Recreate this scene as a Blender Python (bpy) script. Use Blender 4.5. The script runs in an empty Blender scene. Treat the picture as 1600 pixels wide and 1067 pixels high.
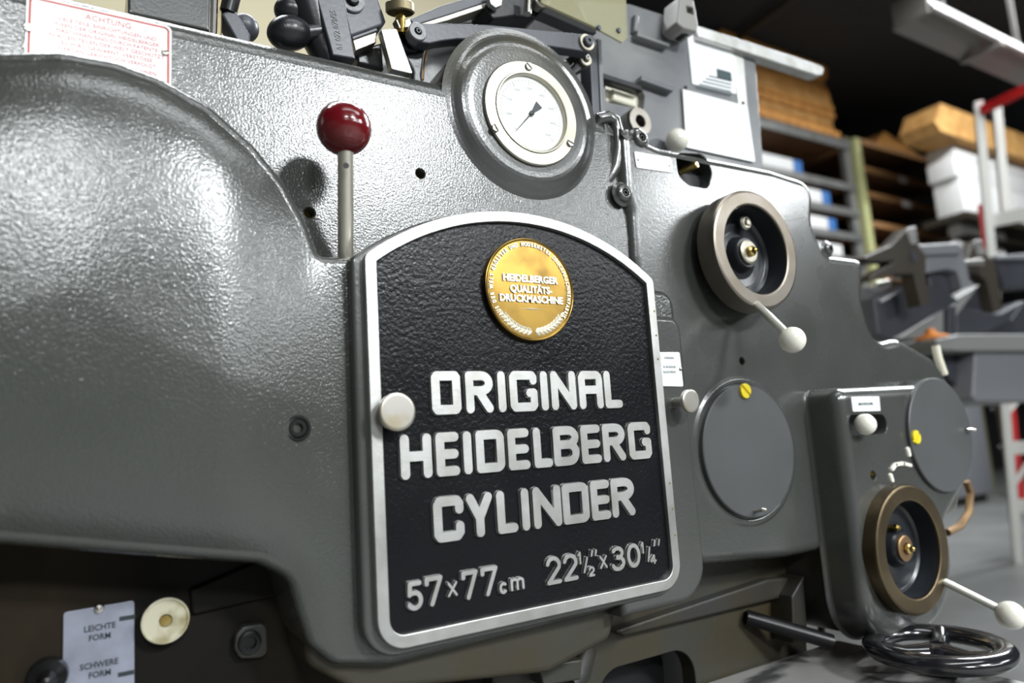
import bpy, bmesh, math, random
import numpy as np
from mathutils import Vector, Matrix
from mathutils.geometry import delaunay_2d_cdt
random.seed(7)
rng = np.random.default_rng(7)
SC = bpy.context.scene
COL = SC.collection
PI = math.pi

# ------------------------------------------------------------------ camera
FPX = 1097.6
_y, _p, _r = math.radians(31.640), math.radians(8.201), math.radians(-3.711)
_fw = np.array([math.sin(_y)*math.cos(_p), math.cos(_y)*math.cos(_p), math.sin(_p)])
_rt = np.array([math.cos(_y), -math.sin(_y), 0.0])
_up = np.cross(_rt, _fw)
_r2 = math.cos(_r)*_rt + math.sin(_r)*_up
_u2 = -math.sin(_r)*_rt + math.cos(_r)*_up
CAM = np.array([-0.30619, -0.49382, 1.05])
cd = bpy.data.cameras.new('camera')
cam = bpy.data.objects.new('camera', cd)
COL.objects.link(cam)
cam.matrix_world = Matrix(((_r2[0], _u2[0], -_fw[0], CAM[0]), (_r2[1], _u2[1], -_fw[1], CAM[1]),
                           (_r2[2], _u2[2], -_fw[2], CAM[2]), (0, 0, 0, 1)))
cd.sensor_width = 36.0
cd.lens = FPX/1600*36.0
cd.clip_start = 0.02
cd.clip_end = 60
cd.dof.use_dof = True
cd.dof.focus_distance = 0.63
cd.dof.aperture_fstop = 3.6
SC.camera = cam

# ------------------------------------------------------------------ world, lights, exposure
SC.view_settings.view_transform = 'Standard'
SC.view_settings.look = 'None'
SC.view_settings.gamma = 1.0
SC.view_settings.use_curve_mapping = False
SC.view_settings.exposure = 0.22
wd = bpy.data.worlds.new('world'); SC.world = wd
wd.use_nodes = True
wd.node_tree.nodes['Background'].inputs[0].default_value = (0.90, 0.95, 1.0, 1)
wd.node_tree.nodes['Background'].inputs[1].default_value = 0.03

CEIL = 5.6
def strip_light(name, x, y, lx, ly, power, z=3.48):
    l = bpy.data.lights.new(name, 'AREA')
    l.shape = 'RECTANGLE'; l.size = lx; l.size_y = ly; l.energy = power
    l.color = (0.94, 0.98, 1.0)
    o = bpy.data.objects.new(name, l); COL.objects.link(o)
    o.location = (x, y, z)
    return o
for (x, y, lx, ly, p) in [(0.6, -1.2, 2.4, .3, 24), (1.4, -4.1, .75, .7, 310), (5.3, -4.1, 2.0, .8, 205), (-.75, -4.8, .8, 1.0, 210),
                          (4.0, -6.3, 3.2, .45, 240), (0.2, 1.0, 2.4, .3, 60), (4.6, 0.7, 3.0, .3, 90), (6.6, 1.2, 5.0, .5, 560)]:  # last three added unseen, to brighten the partition and the background shelving
    strip_light('strip_and_fill_light', x, y, lx, ly, p, 5.3 if x > 6 else 3.48)

# ------------------------------------------------------------------ helpers: pixel -> point on a plane of the machine
def ray(px, py):
    a, b = (px-800)/FPX, -(py-533.5)/FPX
    return a*_r2 + b*_u2 + _fw
def q(px, py, Y=0.0):
    d = ray(px, py); t = (Y-CAM[1])/d[1]; p = CAM + d*t
    return (p[0], p[2])
def W(px, py, Y=0.0):
    x, z = q(px, py, Y); return Vector((x, Y, z))
def atz(px, py, Z):
    d = ray(px, py); return Vector(CAM + d*(Z-CAM[2])/d[2])
def atx(px, py, X):
    d = ray(px, py); return Vector(CAM + d*(X-CAM[0])/d[0])
def qs(pts, Y): return [q(p[0], p[1], Y) for p in pts]

# ------------------------------------------------------------------ materials
def _n(nt, t, **kw):
    n = nt.nodes.new(t)
    for k, v in kw.items(): setattr(n, k, v)
    return n
def mat(name, col, rough=0.5, metal=0.0, bump=0.0, bscale=300.0, bdist=0.001, col2=None, cscale=8.0, lo=0.4, hi=0.65,
        coat=0.0, spec=0.5, detail=2.0, stretch=None, rvar=0.0, col3=None, c3scale=3.0, c3lo=.6, c3hi=.75, emis=0, trans=0, alpha=1, bump2=None):
    m = bpy.data.materials.new(name); m.use_nodes = True
    nt = m.node_tree; b = nt.nodes['Principled BSDF']
    b.inputs['Base Color'].default_value = (*col, 1)
    b.inputs['Roughness'].default_value = rough
    b.inputs['Metallic'].default_value = metal
    b.inputs['Specular IOR Level'].default_value = spec
    b.inputs['Coat Weight'].default_value = coat
    b.inputs['Coat Roughness'].default_value = 0.15 if coat < .75 else .10
    b.inputs['Transmission Weight'].default_value = trans
    b.inputs['Alpha'].default_value = alpha
    if emis:
        b.inputs['Emission Color'].default_value = (*col, 1); b.inputs['Emission Strength'].default_value = emis
    tc = _n(nt, 'ShaderNodeTexCoord'); src = tc.outputs['Object']
    if stretch:
        mp = _n(nt, 'ShaderNodeMapping'); mp.inputs['Scale'].default_value = stretch
        nt.links.new(src, mp.inputs[0]); src = mp.outputs[0]
    def noise(sc, det=2.0, s=None):
        n = _n(nt, 'ShaderNodeTexNoise'); n.inputs['Scale'].default_value = sc; n.inputs['Detail'].default_value = det
        nt.links.new(s or src, n.inputs['Vector']); return n.outputs['Fac']
    def ramp(f, a, c):
        r = _n(nt, 'ShaderNodeMapRange'); r.inputs['From Min'].default_value = a; r.inputs['From Max'].default_value = c
        nt.links.new(f, r.inputs['Value']); return r.outputs[0]
    cur = None
    if col2 is not None:
        mx = _n(nt, 'ShaderNodeMix', data_type='RGBA')
        mx.inputs['A'].default_value = (*col, 1); mx.inputs['B'].default_value = (*col2, 1)
        nt.links.new(ramp(noise(cscale, 5.0), lo, hi), mx.inputs['Factor']); cur = mx.outputs['Result']
    if col3 is not None:
        mx = _n(nt, 'ShaderNodeMix', data_type='RGBA')
        if cur: nt.links.new(cur, mx.inputs['A'])
        else: mx.inputs['A'].default_value = (*col, 1)
        mx.inputs['B'].default_value = (*col3, 1)
        nt.links.new(ramp(noise(c3scale, 4.0), c3lo, c3hi), mx.inputs['Factor']); cur = mx.outputs['Result']
    if cur: nt.links.new(cur, b.inputs['Base Color'])
    if rvar:
        r = _n(nt, 'ShaderNodeMapRange'); r.inputs['To Min'].default_value = rough-rvar; r.inputs['To Max'].default_value = rough+rvar
        r.inputs['From Min'].default_value = .3; r.inputs['From Max'].default_value = .7
        nt.links.new(noise(14, 4.0, tc.outputs['Object']), r.inputs['Value']); nt.links.new(r.outputs[0], b.inputs['Roughness'])
    if bump:
        bp = _n(nt, 'ShaderNodeBump'); bp.inputs['Strength'].default_value = bump; bp.inputs['Distance'].default_value = bdist
        nt.links.new(noise(bscale, detail), bp.inputs['Height']); last = bp
        if bump2:
            b2 = _n(nt, 'ShaderNodeBump'); b2.inputs['Strength'].default_value = bump2[0]; b2.inputs['Distance'].default_value = bump2[2]
            nt.links.new(noise(bump2[1], 2.0), b2.inputs['Height']); nt.links.new(bp.outputs[0], b2.inputs['Normal']); last = b2
        nt.links.new(last.outputs[0], b.inputs['Normal']); nt.links.new(last.outputs[0], b.inputs['Coat Normal'])
    return m
M = {}
M['paint'] = mat('grey_green_machine_paint', (.049, .052, .047), .25, spec=.6, coat=.6, bump=.34, bscale=520, detail=1.5, bdist=.0008, col2=(.043, .045, .038), cscale=7,
                 col3=(.075, .065, .040), c3scale=5, c3lo=.60, c3hi=.78, rvar=.05, bump2=(.25, 900, .0004))
M['paint_fine'] = mat('smoother_grey_machine_paint', (.057, .059, .055), .27, spec=.6, coat=.6, bump=.22, bscale=380, bdist=.0006, col2=(.050, .053, .048), cscale=9,
                      col3=(.082, .074, .05), c3scale=6, c3lo=.60, c3hi=.80, rvar=.06)
M['cover'] = mat('satin_grey_cover_paint', (.075, .078, .080), .42, bump=.12, bscale=500, bdist=.0004, col2=(.066, .069, .068), cscale=12)
M['cast'] = mat('light_grey_casting_paint', (.19, .195, .195), .35, bump=.2, bscale=150, bdist=.001, col2=(.13, .135, .145), cscale=9, rvar=.08)
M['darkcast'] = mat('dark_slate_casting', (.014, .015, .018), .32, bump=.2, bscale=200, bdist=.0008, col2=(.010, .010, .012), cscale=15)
M['arm'] = mat('slate_painted_arm', (.075, .079, .093), .38, bump=.2, bscale=200, bdist=.0006, col2=(.052, .055, .066), cscale=14)
M['black'] = mat('hole_darkness_black', (.008, .008, .009), .5)  # flat black put in for the darkness inside slots, bores and holes
M['crackle'] = mat('black_wrinkle_enamel', (.004, .0045, .006), .30, spec=.24, bump=.45, bscale=330, bdist=.0010, detail=1.5, rvar=.04)
M['alu'] = mat('brushed_aluminium', (.60, .60, .585), .42, 1.0, bump=.25, bscale=420, bdist=.0003, col2=(.48, .475, .445), cscale=40, rvar=.06)
M['alu_edge'] = mat('aged_steel', (.33, .31, .28), .38, 1.0, bump=.2, bscale=350, bdist=.0003, col2=(.24, .215, .18), cscale=22, rvar=.06)
M['steel'] = mat('polished_steel', (.62, .60, .56), .22, 1.0, col2=(.50, .46, .38), cscale=30, lo=.5, hi=.7, bump=.05, bscale=500, bdist=.0002)
M['brightrod'] = mat('bright_plated_rod', (.88, .87, .78), .38, .7)
M['leverrod'] = mat('satin_nickel_rod', (.72, .68, .58), .34, .8)
M['bracket'] = mat('grey_beige_bracket', (.27, .26, .245), .4, bump=.2, bscale=200, bdist=.0006)
M['knurl'] = mat('nickel_knob_steel', (.50, .48, .44), .38, 1.0, col2=(.42, .36, .25), cscale=45, lo=.5, hi=.75)
M['bezel'] = mat('worn_nickel_bezel', (.42, .40, .345), .42, 1.0, col2=(.38, .35, .27), cscale=30, bump=.15, bscale=400, bdist=.0003)
M['wheelrim'] = mat('worn_bare_steel_rim', (.24, .215, .185), .40, 1.0, col2=(.17, .145, .11), cscale=18, bump=.1, bscale=300, bdist=.0003)
M['wheelrim2'] = mat('brown_oxidised_steel_rim', (.20, .155, .095), .40, 1.0, col2=(.13, .10, .06), cscale=16, bump=.1, bscale=300, bdist=.0003)
M['bowl'] = mat('dark_enamel_bowl', (.016, .018, .022), .30, bump=.1, bscale=200, bdist=.0005)
M['brass'] = mat('brass_fitting', (.78, .60, .22), .25, 1.0, col2=(.45, .30, .08), cscale=60)
M['medal'] = mat('gilt_bronze', (.36, .225, .055), .30, 1.0, col2=(.13, .08, .025), cscale=24, lo=.45, hi=.68, bump=.1, bscale=250, bdist=.0003)
M['medal_hi'] = mat('polished_gilt_relief', (.92, .86, .68), .45, .6)
M['red'] = mat('dark_red_bakelite', (.13, .006, .008), .16, coat=.6, col2=(.12, .004, .008), cscale=30)
M['ivory'] = mat('ivory_plastic', (.88, .85, .74), .22, coat=.3)
M['dial'] = mat('white_dial_face', (.86, .87, .82), .55)
M['ink'] = mat('dark_print_ink', (.02, .03, .035), .5)
M['faint_ink'] = mat('faded_dial_ink', (.42, .45, .45), .5)
M['redink'] = mat('faded_red_print', (.55, .12, .10), .45)
M['sign'] = mat('white_enamel_plate', (.88, .89, .90), .25, bump=.05, bscale=100, bdist=.0003, coat=.2)
M['tag'] = mat('brushed_tin_label', (.36, .38, .46), .40, .5, col2=(.26, .27, .33), cscale=30, bump=.05, bscale=200, bdist=.0003)
M['teal'] = mat('dark_teal_print', (.02, .05, .06), .4)
M['yellow'] = mat('yellow_painted_screw', (.78, .62, .02), .4)
M['primer'] = mat('ochre_primer', (.20, .14, .03), .6)
M['greasy'] = mat('oil_stained_shade_darkened_iron', (.006, .005, .004), .55, spec=.15, bump=.4, bscale=60, bdist=.001, col2=(.026, .017, .007), cscale=9, stretch=(1, 1, .4), rvar=.1, col3=(.016, .016, .016), c3scale=7)  # base darkened further in place of shade under the guard; stains are its own
M['olive'] = mat('oil_stained_olive_paint', (.036, .036, .028), .45, bump=.3, bscale=120, bdist=.0008, col2=(.043, .033, .016), cscale=8, rvar=.08)
M['underside'] = mat('grimy_dark_grey_paint', (.028, .028, .027), .48, bump=.3, bscale=150, bdist=.0008, col2=(.032, .025, .012), cscale=8)
M['cream'] = mat('cream_enamel', (.80, .76, .62), .3)
M['cream2'] = mat('oily_cream_enamel', (.52, .49, .36), .35, col2=(.22, .18, .07), cscale=45, lo=.52, hi=.68)
M['plastic'] = mat('yellowed_clear_plastic', (.42, .40, .25), .2, alpha=.6)
M['khaki'] = mat('tarnished_brass_knob', (.30, .25, .15), .4, .7)
def thin_glass(name, tint, fac, rough=.03):
    m = bpy.data.materials.new(name); m.use_nodes = True; nt = m.node_tree; nt.nodes.clear()
    o = _n(nt, 'ShaderNodeOutputMaterial'); mx = _n(nt, 'ShaderNodeMixShader'); t = _n(nt, 'ShaderNodeBsdfTransparent'); g = _n(nt, 'ShaderNodeBsdfGlossy')
    t.inputs[0].default_value = (*tint, 1); g.inputs['Roughness'].default_value = rough; mx.inputs[0].default_value = fac
    nt.links.new(t.outputs[0], mx.inputs[1]); nt.links.new(g.outputs[0], mx.inputs[2]); nt.links.new(mx.outputs[0], o.inputs[0]); return m
M['glass'] = thin_glass('clear_glass', (1, 1, 1), .035, .12)
M['rod_dark'] = mat('oily_black_steel', (.02, .02, .02), .3, .6)
M['dusty'] = mat('dusty_grey_board', (.30, .29, .28), .6, col2=(.05, .05, .05), cscale=16, lo=.48, hi=.60, bump=.3, bscale=90, bdist=.001, stretch=(.6, 1.8, 1))
M['bakelite'] = mat('glossy_black_bakelite', (.012, .012, .015), .14, coat=.7, col2=(.05, .045, .04), cscale=25, lo=.55, hi=.8)
M['copper'] = mat('dull_copper_pipe', (.30, .19, .10), .4, .8)
# setting and background
M['floor'] = mat('grey_workshop_concrete', (.15, .153, .15), .40, col2=(.115, .117, .115), cscale=1.5, bump=.05, bscale=30, bdist=.002)
M['ceiling'] = mat('charcoal_painted_ceiling', (.028, .028, .030), .8)
M['darkwall'] = mat('charcoal_wall', (.016, .015, .017), .8)
M['beige'] = mat('beige_wall_paint', (.46, .41, .28), .8, bump=.1, bscale=60, bdist=.002)
M['pale'] = mat('pale_workshop_wall', (.16, .16, .15), .8)
M['shelfmetal'] = mat('galvanised_shelf_steel', (.26, .26, .25), .4, .5, col2=(.20, .20, .19), cscale=5)
M['shelfyel'] = mat('pale_yellow_green_post_paint', (.42, .42, .20), .5)
M['shelfgrn'] = mat('olive_post_paint', (.14, .13, .07), .5)
M['board'] = mat('brown_chipboard', (.15, .07, .027), .7, col2=(.10, .048, .018), cscale=10)
M['boardedge'] = mat('chipboard_front_edge', (.26, .13, .05), .6)
M['cardboard'] = mat('kraft_cardboard', (.66, .31, .08), .75, col2=(.46, .20, .045), cscale=8, bump=.2, bscale=40, bdist=.003)
M['cardboard2'] = mat('orange_brown_cardboard', (.62, .34, .11), .75, col2=(.45, .22, .06), cscale=6)
M['whitebox'] = mat('white_paper_carton', (.68, .67, .66), .6)
M['blue'] = mat('blue_carton_end', (.03, .13, .36), .6)
M['lamp'] = mat('cream_lamp_housing', (.21, .195, .18), .6)
M['ladder'] = mat('white_ladder_paint', (.50, .49, .46), .4)
M['redpaint'] = mat('red_ladder_paint', (.45, .015, .015), .4)
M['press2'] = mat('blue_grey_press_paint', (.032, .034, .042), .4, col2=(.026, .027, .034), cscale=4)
M['press2lite'] = mat('mid_grey_press_paint', (.15, .153, .165), .4)
M['brownarm'] = mat('dark_brown_iron', (.028, .021, .014), .45)
M['orange'] = mat('orange_plastic', (.75, .26, .05), .4)
M['tray'] = mat('grey_tray_paint', (.17, .17, .165), .45)

# ------------------------------------------------------------------ mesh building
class MB:
    def __init__(s): s.v = []; s.f = []; s.n = 0
    def add(s, verts, faces):
        o = s.n; s.v += [tuple(v) for v in verts]; s.f += [tuple(i+o for i in f) for f in faces]; s.n += len(verts); return s
    def obj(s, name, m, parent=None, label=None, angle=35, kind=None, m2=None, m2faces=None):
        me = bpy.data.meshes.new(name); me.from_pydata(s.v, [], s.f)
        me.materials.append(m)
        bm = bmesh.new(); bm.from_mesh(me); bmesh.ops.recalc_face_normals(bm, faces=bm.faces); bm.to_mesh(me); bm.free()
        me.polygons.foreach_set('use_smooth', [True]*len(me.polygons))
        me.set_sharp_from_angle(angle=math.radians(angle)); me.update()
        o = bpy.data.objects.new(name, me); COL.objects.link(o)
        if parent is not None:
            o.parent = parent
            pl = parent
            while pl is not None and pl.type != 'EMPTY': pl = pl.parent
            if parent.type == 'EMPTY' : o.matrix_parent_inverse = Matrix.Translation(-parent.location)
        if label: o['label'] = label
        if kind: o['kind'] = kind
        return o
def thing(name, loc, label, cat, group=None):
    o = bpy.data.objects.new(name, None); COL.objects.link(o); o.location = loc; o.empty_display_size = .05
    o['label'] = label; o['category'] = cat
    if group: o['group'] = group
    return o
def tag(o, label, cat, group=None):
    o['label'] = label; o['category'] = cat
    if group: o['group'] = group
    return o

def ccw(p):
    p = np.array(p, float)
    a = (p[:, 0]*np.roll(p[:, 1], -1) - np.roll(p[:, 0], -1)*p[:, 1]).sum()
    return p if a > 0 else p[::-1]
def rounded(pts, r, seg=7):
    """round the corners of a polygon; r scalar or list"""
    pts = [np.array(p[:2], float) for p in pts]; n = len(pts)
    rs = r if isinstance(r, (list, tuple)) else [r]*n
    out = []
    for i in range(n):
        a, b, c = pts[i-1], pts[i], pts[(i+1) % n]
        u, v = a-b, c-b; lu, lv = np.linalg.norm(u), np.linalg.norm(v); u /= lu; v /= lv
        cs = float(np.clip(u@v, -1, 1)); ang = math.acos(cs)
        if rs[i] <= 0 or ang > PI-.05: out.append(b); continue
        t = min(rs[i]/math.tan(ang/2), .48*lu, .48*lv); rr = t*math.tan(ang/2)
        ctr = b + (u+v)/np.linalg.norm(u+v)*(rr/math.sin(ang/2))
        p0, p1 = b+u*t, b+v*t
        a0 = math.atan2(*(p0-ctr)[::-1]); a1 = math.atan2(*(p1-ctr)[::-1])
        d = (a1-a0+PI) % (2*PI)-PI
        for k in range(seg+1):
            aa = a0+d*k/seg; out.append(ctr+rr*np.array([math.cos(aa), math.sin(aa)]))
    return np.array(out)
def resample(p, step):
    p = np.array(p, float); out = []
    for i in range(len(p)):
        a, b = p[i], p[(i+1) % len(p)]; L = np.linalg.norm(b-a)
        if L < 1e-7: continue
        k = max(1, int(math.ceil(L/step)))
        for j in range(k): out.append(a+(b-a)*j/k)
    return np.array(out)
def normals2(p):
    e = np.roll(p, -1, 0)-p; e /= np.linalg.norm(e, axis=1)[:, None]+1e-12
    n = np.stack([e[:, 1], -e[:, 0]], 1); m = n+np.roll(n, 1, 0)
    m /= np.linalg.norm(m, axis=1)[:, None]+1e-9
    return m
def inpoly(pts, poly):
    x, y = pts[:, 0], pts[:, 1]; ins = np.zeros(len(pts), bool)
    for i in range(len(poly)):
        x1, y1 = poly[i]; x2, y2 = poly[(i+1) % len(poly)]
        if y1 == y2: continue
        c = ((y1 > y) != (y2 > y)) & (x < (x2-x1)*(y-y1)/(y2-y1)+x1); ins ^= c
    return ins
def dist(pts, poly):
    d = np.full(len(pts), 1e9)
    for i in range(len(poly)):
        a = poly[i]; b = poly[(i+1) % len(poly)]; ab = b-a; L = ab@ab
        if L < 1e-14: continue
        t = np.clip(((pts-a)@ab)/L, 0, 1); d = np.minimum(d, np.hypot(*(pts-a-t[:, None]*ab).T))
    return d
def circ(c, r, n=40): return np.array([(c[0]+r*math.cos(2*PI*k/n), c[1]+r*math.sin(2*PI*k/n)) for k in range(n)])
def cap_mesh(mb, loop, holes, yfun, spacing=None):
    loop = np.array(loop); pts = [tuple(p) for p in loop]; edges = []
    n = len(loop); edges += [(i, (i+1) % n) for i in range(n)]
    for h in holes:
        o = len(pts); pts += [tuple(p) for p in h]; edges += [(o+i, o+(i+1) % len(h)) for i in range(len(h))]
    if spacing:
        lo, hi = loop.min(0), loop.max(0)
        gx, gz = np.meshgrid(np.arange(lo[0], hi[0], spacing), np.arange(lo[1], hi[1], spacing*.9))
        gx = gx+(np.arange(gx.shape[0]) % 2)[:, None]*spacing*.5
        g = np.stack([gx.ravel(), gz.ravel()], 1); g = g[inpoly(g, loop)]
        d = dist(g, loop); g = g[d > spacing*.45]
        for h in holes:
            if len(g): g = g[~inpoly(g, h)]; g = g[dist(g, h) > spacing*.4]
        pts += [tuple(p) for p in g]
    r = delaunay_2d_cdt([Vector(p) for p in pts], edges, [], 0, 1e-7)
    V = np.array([tuple(v) for v in r[0]]); F = [tuple(f) for f in r[2]]
    cen = np.array([V[list(f)].mean(0) for f in F]); ok = inpoly(cen, loop)
    for h in holes: ok &= ~inpoly(cen, h)
    F = [f for f, k in zip(F, ok) if k]
    Y = yfun(V)
    mb.add([(V[i, 0], Y[i], V[i, 1]) for i in range(len(V))], F)
def strip(mb, rings, closed=True):
    n = len(rings[0]); V = [v for r in rings for v in r]; F = []
    for k in range(len(rings)-1):
        for i in range(n if closed else n-1):
            j = (i+1) % n; F.append((k*n+i, k*n+j, (k+1)*n+j, (k+1)*n+i))
    mb.add(V, F)
def slab(outline, yf, yb, r=.003, flare=0, holes=(), crown=None, spacing=None, step=.004, seg=5, mb=None, back=False, holedepth=.012, chamf=.0008):
    """casting: 2D outline (x,z), rounded front edge at y=yf, wall back to yb, optional concave foot flare"""
    mb = mb or MB(); p = ccw(outline); p = resample(p, step); n = normals2(p)
    prof = []
    if flare:
        for k in range(seg+1):
            a = PI/2*k/seg; prof.append((flare*(1-math.sin(a)), yb-flare*(1-math.cos(a))))
    else: prof.append((0, yb))
    for k in range(seg+1):
        b = PI/2*k/seg; prof.append((-r*(1-math.cos(b)), yf+r*(1-math.sin(b))))
    rings = []
    for off, y in prof:
        pp = p+n*off; rings.append([(a[0], y, a[1]) for a in pp])
    strip(mb, rings)
    loop = p-n*r
    hs = []
    for h in holes: hs.append(ccw(h))
    def yfun(V):
        if crown is None: return np.full(len(V), yf)
        return yf+crown(V, dist(V, loop))
    cap_mesh(mb, loop, hs, yfun, spacing)
    if back: cap_mesh(mb, p, hs, lambda V: np.full(len(V), yb), None)
    for h in hs:
        hn = normals2(h); Y = yfun(h)
        rr = [[(a[0], y, a[1]) for a, y in zip(h, Y)], [(a[0], y+chamf, a[1]) for a, y in zip(h-hn*chamf, Y)],
              [(a[0], yb if back else y+holedepth, a[1]) for a, y in zip(h-hn*chamf, Y)]]
        strip(mb, rr)
    return mb
def pxslab(name, px, Y, thick, m, parent, r=.0015, corner=0, label=None, holes=(), flare=0, **kw):
    pts = rounded(qs(px, Y), corner) if corner else np.array(qs(px, Y))
    return slab(pts, Y, Y+thick, r, flare=flare, back=True, holes=holes, **kw).obj(name, m, parent, label)
def lathe(prof, c, axis=(0, -1, 0), seg=48, mb=None, a0=0):
    """prof: (radius, height along axis)"""
    mb = mb or MB(); ax = Vector(axis).normalized(); t = Vector((0, 0, 1)) if abs(ax.z) < .9 else Vector((1, 0, 0))
    u = ax.cross(t).normalized(); w = ax.cross(u); c = Vector(c); rings = []; pp = [prof[0]]
    for (r0, h0), (r1, h1) in zip(prof[:-1], prof[1:]):
        L = math.hypot(r1-r0, h1-h0)
        if .0025 < L < .3:
            e = min(.0007, L*.2)/L; pp += [(r0+(r1-r0)*e, h0+(h1-h0)*e), (r1-(r1-r0)*e, h1-(h1-h0)*e)]
        pp.append((r1, h1))
    for r, h in pp:
        r = max(r, 1e-5); rings.append([c+ax*h+(u*math.cos(a0+2*PI*k/seg)+w*math.sin(a0+2*PI*k/seg))*r for k in range(seg)])
    strip(mb, rings); return mb
def tube(pts, r, seg=12, mb=None, caps=True):
    mb = mb or MB(); pts = [Vector(p) for p in pts]; rs = r if isinstance(r, (list, tuple)) else [r]*len(pts)
    rings = []; prev = None
    for i, p in enumerate(pts):
        d = (pts[min(i+1, len(pts)-1)]-pts[max(i-1, 0)]).normalized()
        if prev is None:
            t = Vector((0, 0, 1)) if abs(d.z) < .9 else Vector((1, 0, 0)); u = d.cross(t).normalized()
        else: u = (prev-d*prev.dot(d)).normalized()
        prev = u; w = d.cross(u)
        rings.append([p+(u*math.cos(2*PI*k/seg)+w*math.sin(2*PI*k/seg))*rs[i] for k in range(seg)])
    strip(mb, rings)
    if caps:
        mb.add(rings[0], [tuple(range(seg))]); mb.add(rings[-1], [tuple(range(seg))])
    return mb
def sphere(c, r, mb=None, seg=40, rings=22, sq=1.0, axis=(0, 0, 1)):
    prof = [(r*math.sin(PI*k/rings), -r*sq*math.cos(PI*k/rings)) for k in range(rings+1)]
    return lathe(prof, c, axis, seg, mb)
def box(x0, x1, y0, y1, z0, z1, b=0.0, mb=None):
    mb = mb or MB()
    if b <= 0:
        v = [(x, y, z) for x in (x0, x1) for y in (y0, y1) for z in (z0, z1)]
        mb.add(v, [(0, 1, 3, 2), (4, 6, 7, 5), (0, 4, 5, 1), (2, 3, 7, 6), (0, 2, 6, 4), (1, 5, 7, 3)]); return mb
    bm = bmesh.new(); bmesh.ops.create_cube(bm, size=1)
    for v in bm.verts: v.co = Vector(((x0+x1)/2+v.co.x*(x1-x0), (y0+y1)/2+v.co.y*(y1-y0), (z0+z1)/2+v.co.z*(z1-z0)))
    bmesh.ops.bevel(bm, geom=bm.edges[:], offset=b, segments=2, affect='EDGES', profile=.5)
    bm.verts.index_update(); mb.add([v.co[:] for v in bm.verts], [tuple(v.index for v in f.verts) for f in bm.faces]); bm.free()
    return mb
def bar3(a, b, w, h, up=(0, 0, 1), mb=None):
    mb = mb or MB(); a, b = Vector(a), Vector(b); d = (b-a).normalized(); s = d.cross(Vector(up)).normalized(); u = s.cross(d)
    V = [p+s*(w/2*i)+u*(h/2*j) for p in (a, b) for i, j in ((-1, -1), (1, -1), (1, 1), (-1, 1))]
    mb.add(V, [(0, 1, 2, 3), (4, 7, 6, 5), (0, 4, 5, 1), (1, 5, 6, 2), (2, 6, 7, 3), (3, 7, 4, 0)]); return mb
def screw(name, c, r, m, parent, h=.002, slot=.6, label=None, hexed=False):
    """slotted round head facing -y, slot at angle slot"""
    mb = MB(); c = Vector(c); cs, sn = math.cos(slot), math.sin(slot); w = r*.16
    for sg in (1, -1):
        base = []
        for k in range(13):
            a = math.asin(min(1, w/r)) + (PI-2*math.asin(min(1, w/r)))*k/12
            base.append((r*math.cos(a), sg*r*math.sin(a)))
        if sg < 0: base = base[::-1]
        def P(p, f, y): return (c.x+(p[0]*cs-p[1]*sn)*f, c.y-y, c.z+(p[0]*sn+p[1]*cs)*f)
        cen = np.mean(base, axis=0)
        rings = []
        for f, y in ((1, 0), (1, h*.55), (.9, h*.9), (.75, h)):
            rings.append([P((cen[0]+(p[0]-cen[0])*f, cen[1]+(p[1]-cen[1])*f), 1, y) for p in base])
        strip(mb, rings); mb.add(rings[-1], [tuple(range(13))])
    lathe([(r*.98, 0), (r*.98, h*.3), (0, h*.3)], c, mb=mb, seg=24)
    return mb.obj(name, m, parent, label)

# strokes: raised letters with round ends
def stadium(mb, a, b, w, y0, y1, seg=7, ch=.0005):
    a = np.array(a, float); b = np.array(b, float); d = b-a; L = np.linalg.norm(d)
    ang = math.atan2(d[1], d[0]) if L > 1e-9 else 0
    def ring(ww, y):
        out = []
        for c, s in ((b, -PI/2), (a, PI/2)):
            for k in range(seg+1):
                t = ang+s+PI*k/seg; out.append((c[0]+ww*math.cos(t), y, c[1]+ww*math.sin(t)))
        return out
    R = [ring(w+.0004, y0), ring(w, y1+ch), ring(w-ch, y1)]
    strip(mb, R); mb.add(R[-1], [tuple(range(len(R[-1])))])
def arc(cx, cy, rx, ry, a0, a1, n=8):
    return [(cx+rx*math.cos(math.radians(a0+(a1-a0)*k/n)), cy+ry*math.sin(math.radians(a0+(a1-a0)*k/n))) for k in range(n+1)]
BOWLT = [(0, 1), (.62, 1)]+arc(.62, .77, .38, .23, 90, -90)+[(0, .54)]
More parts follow.
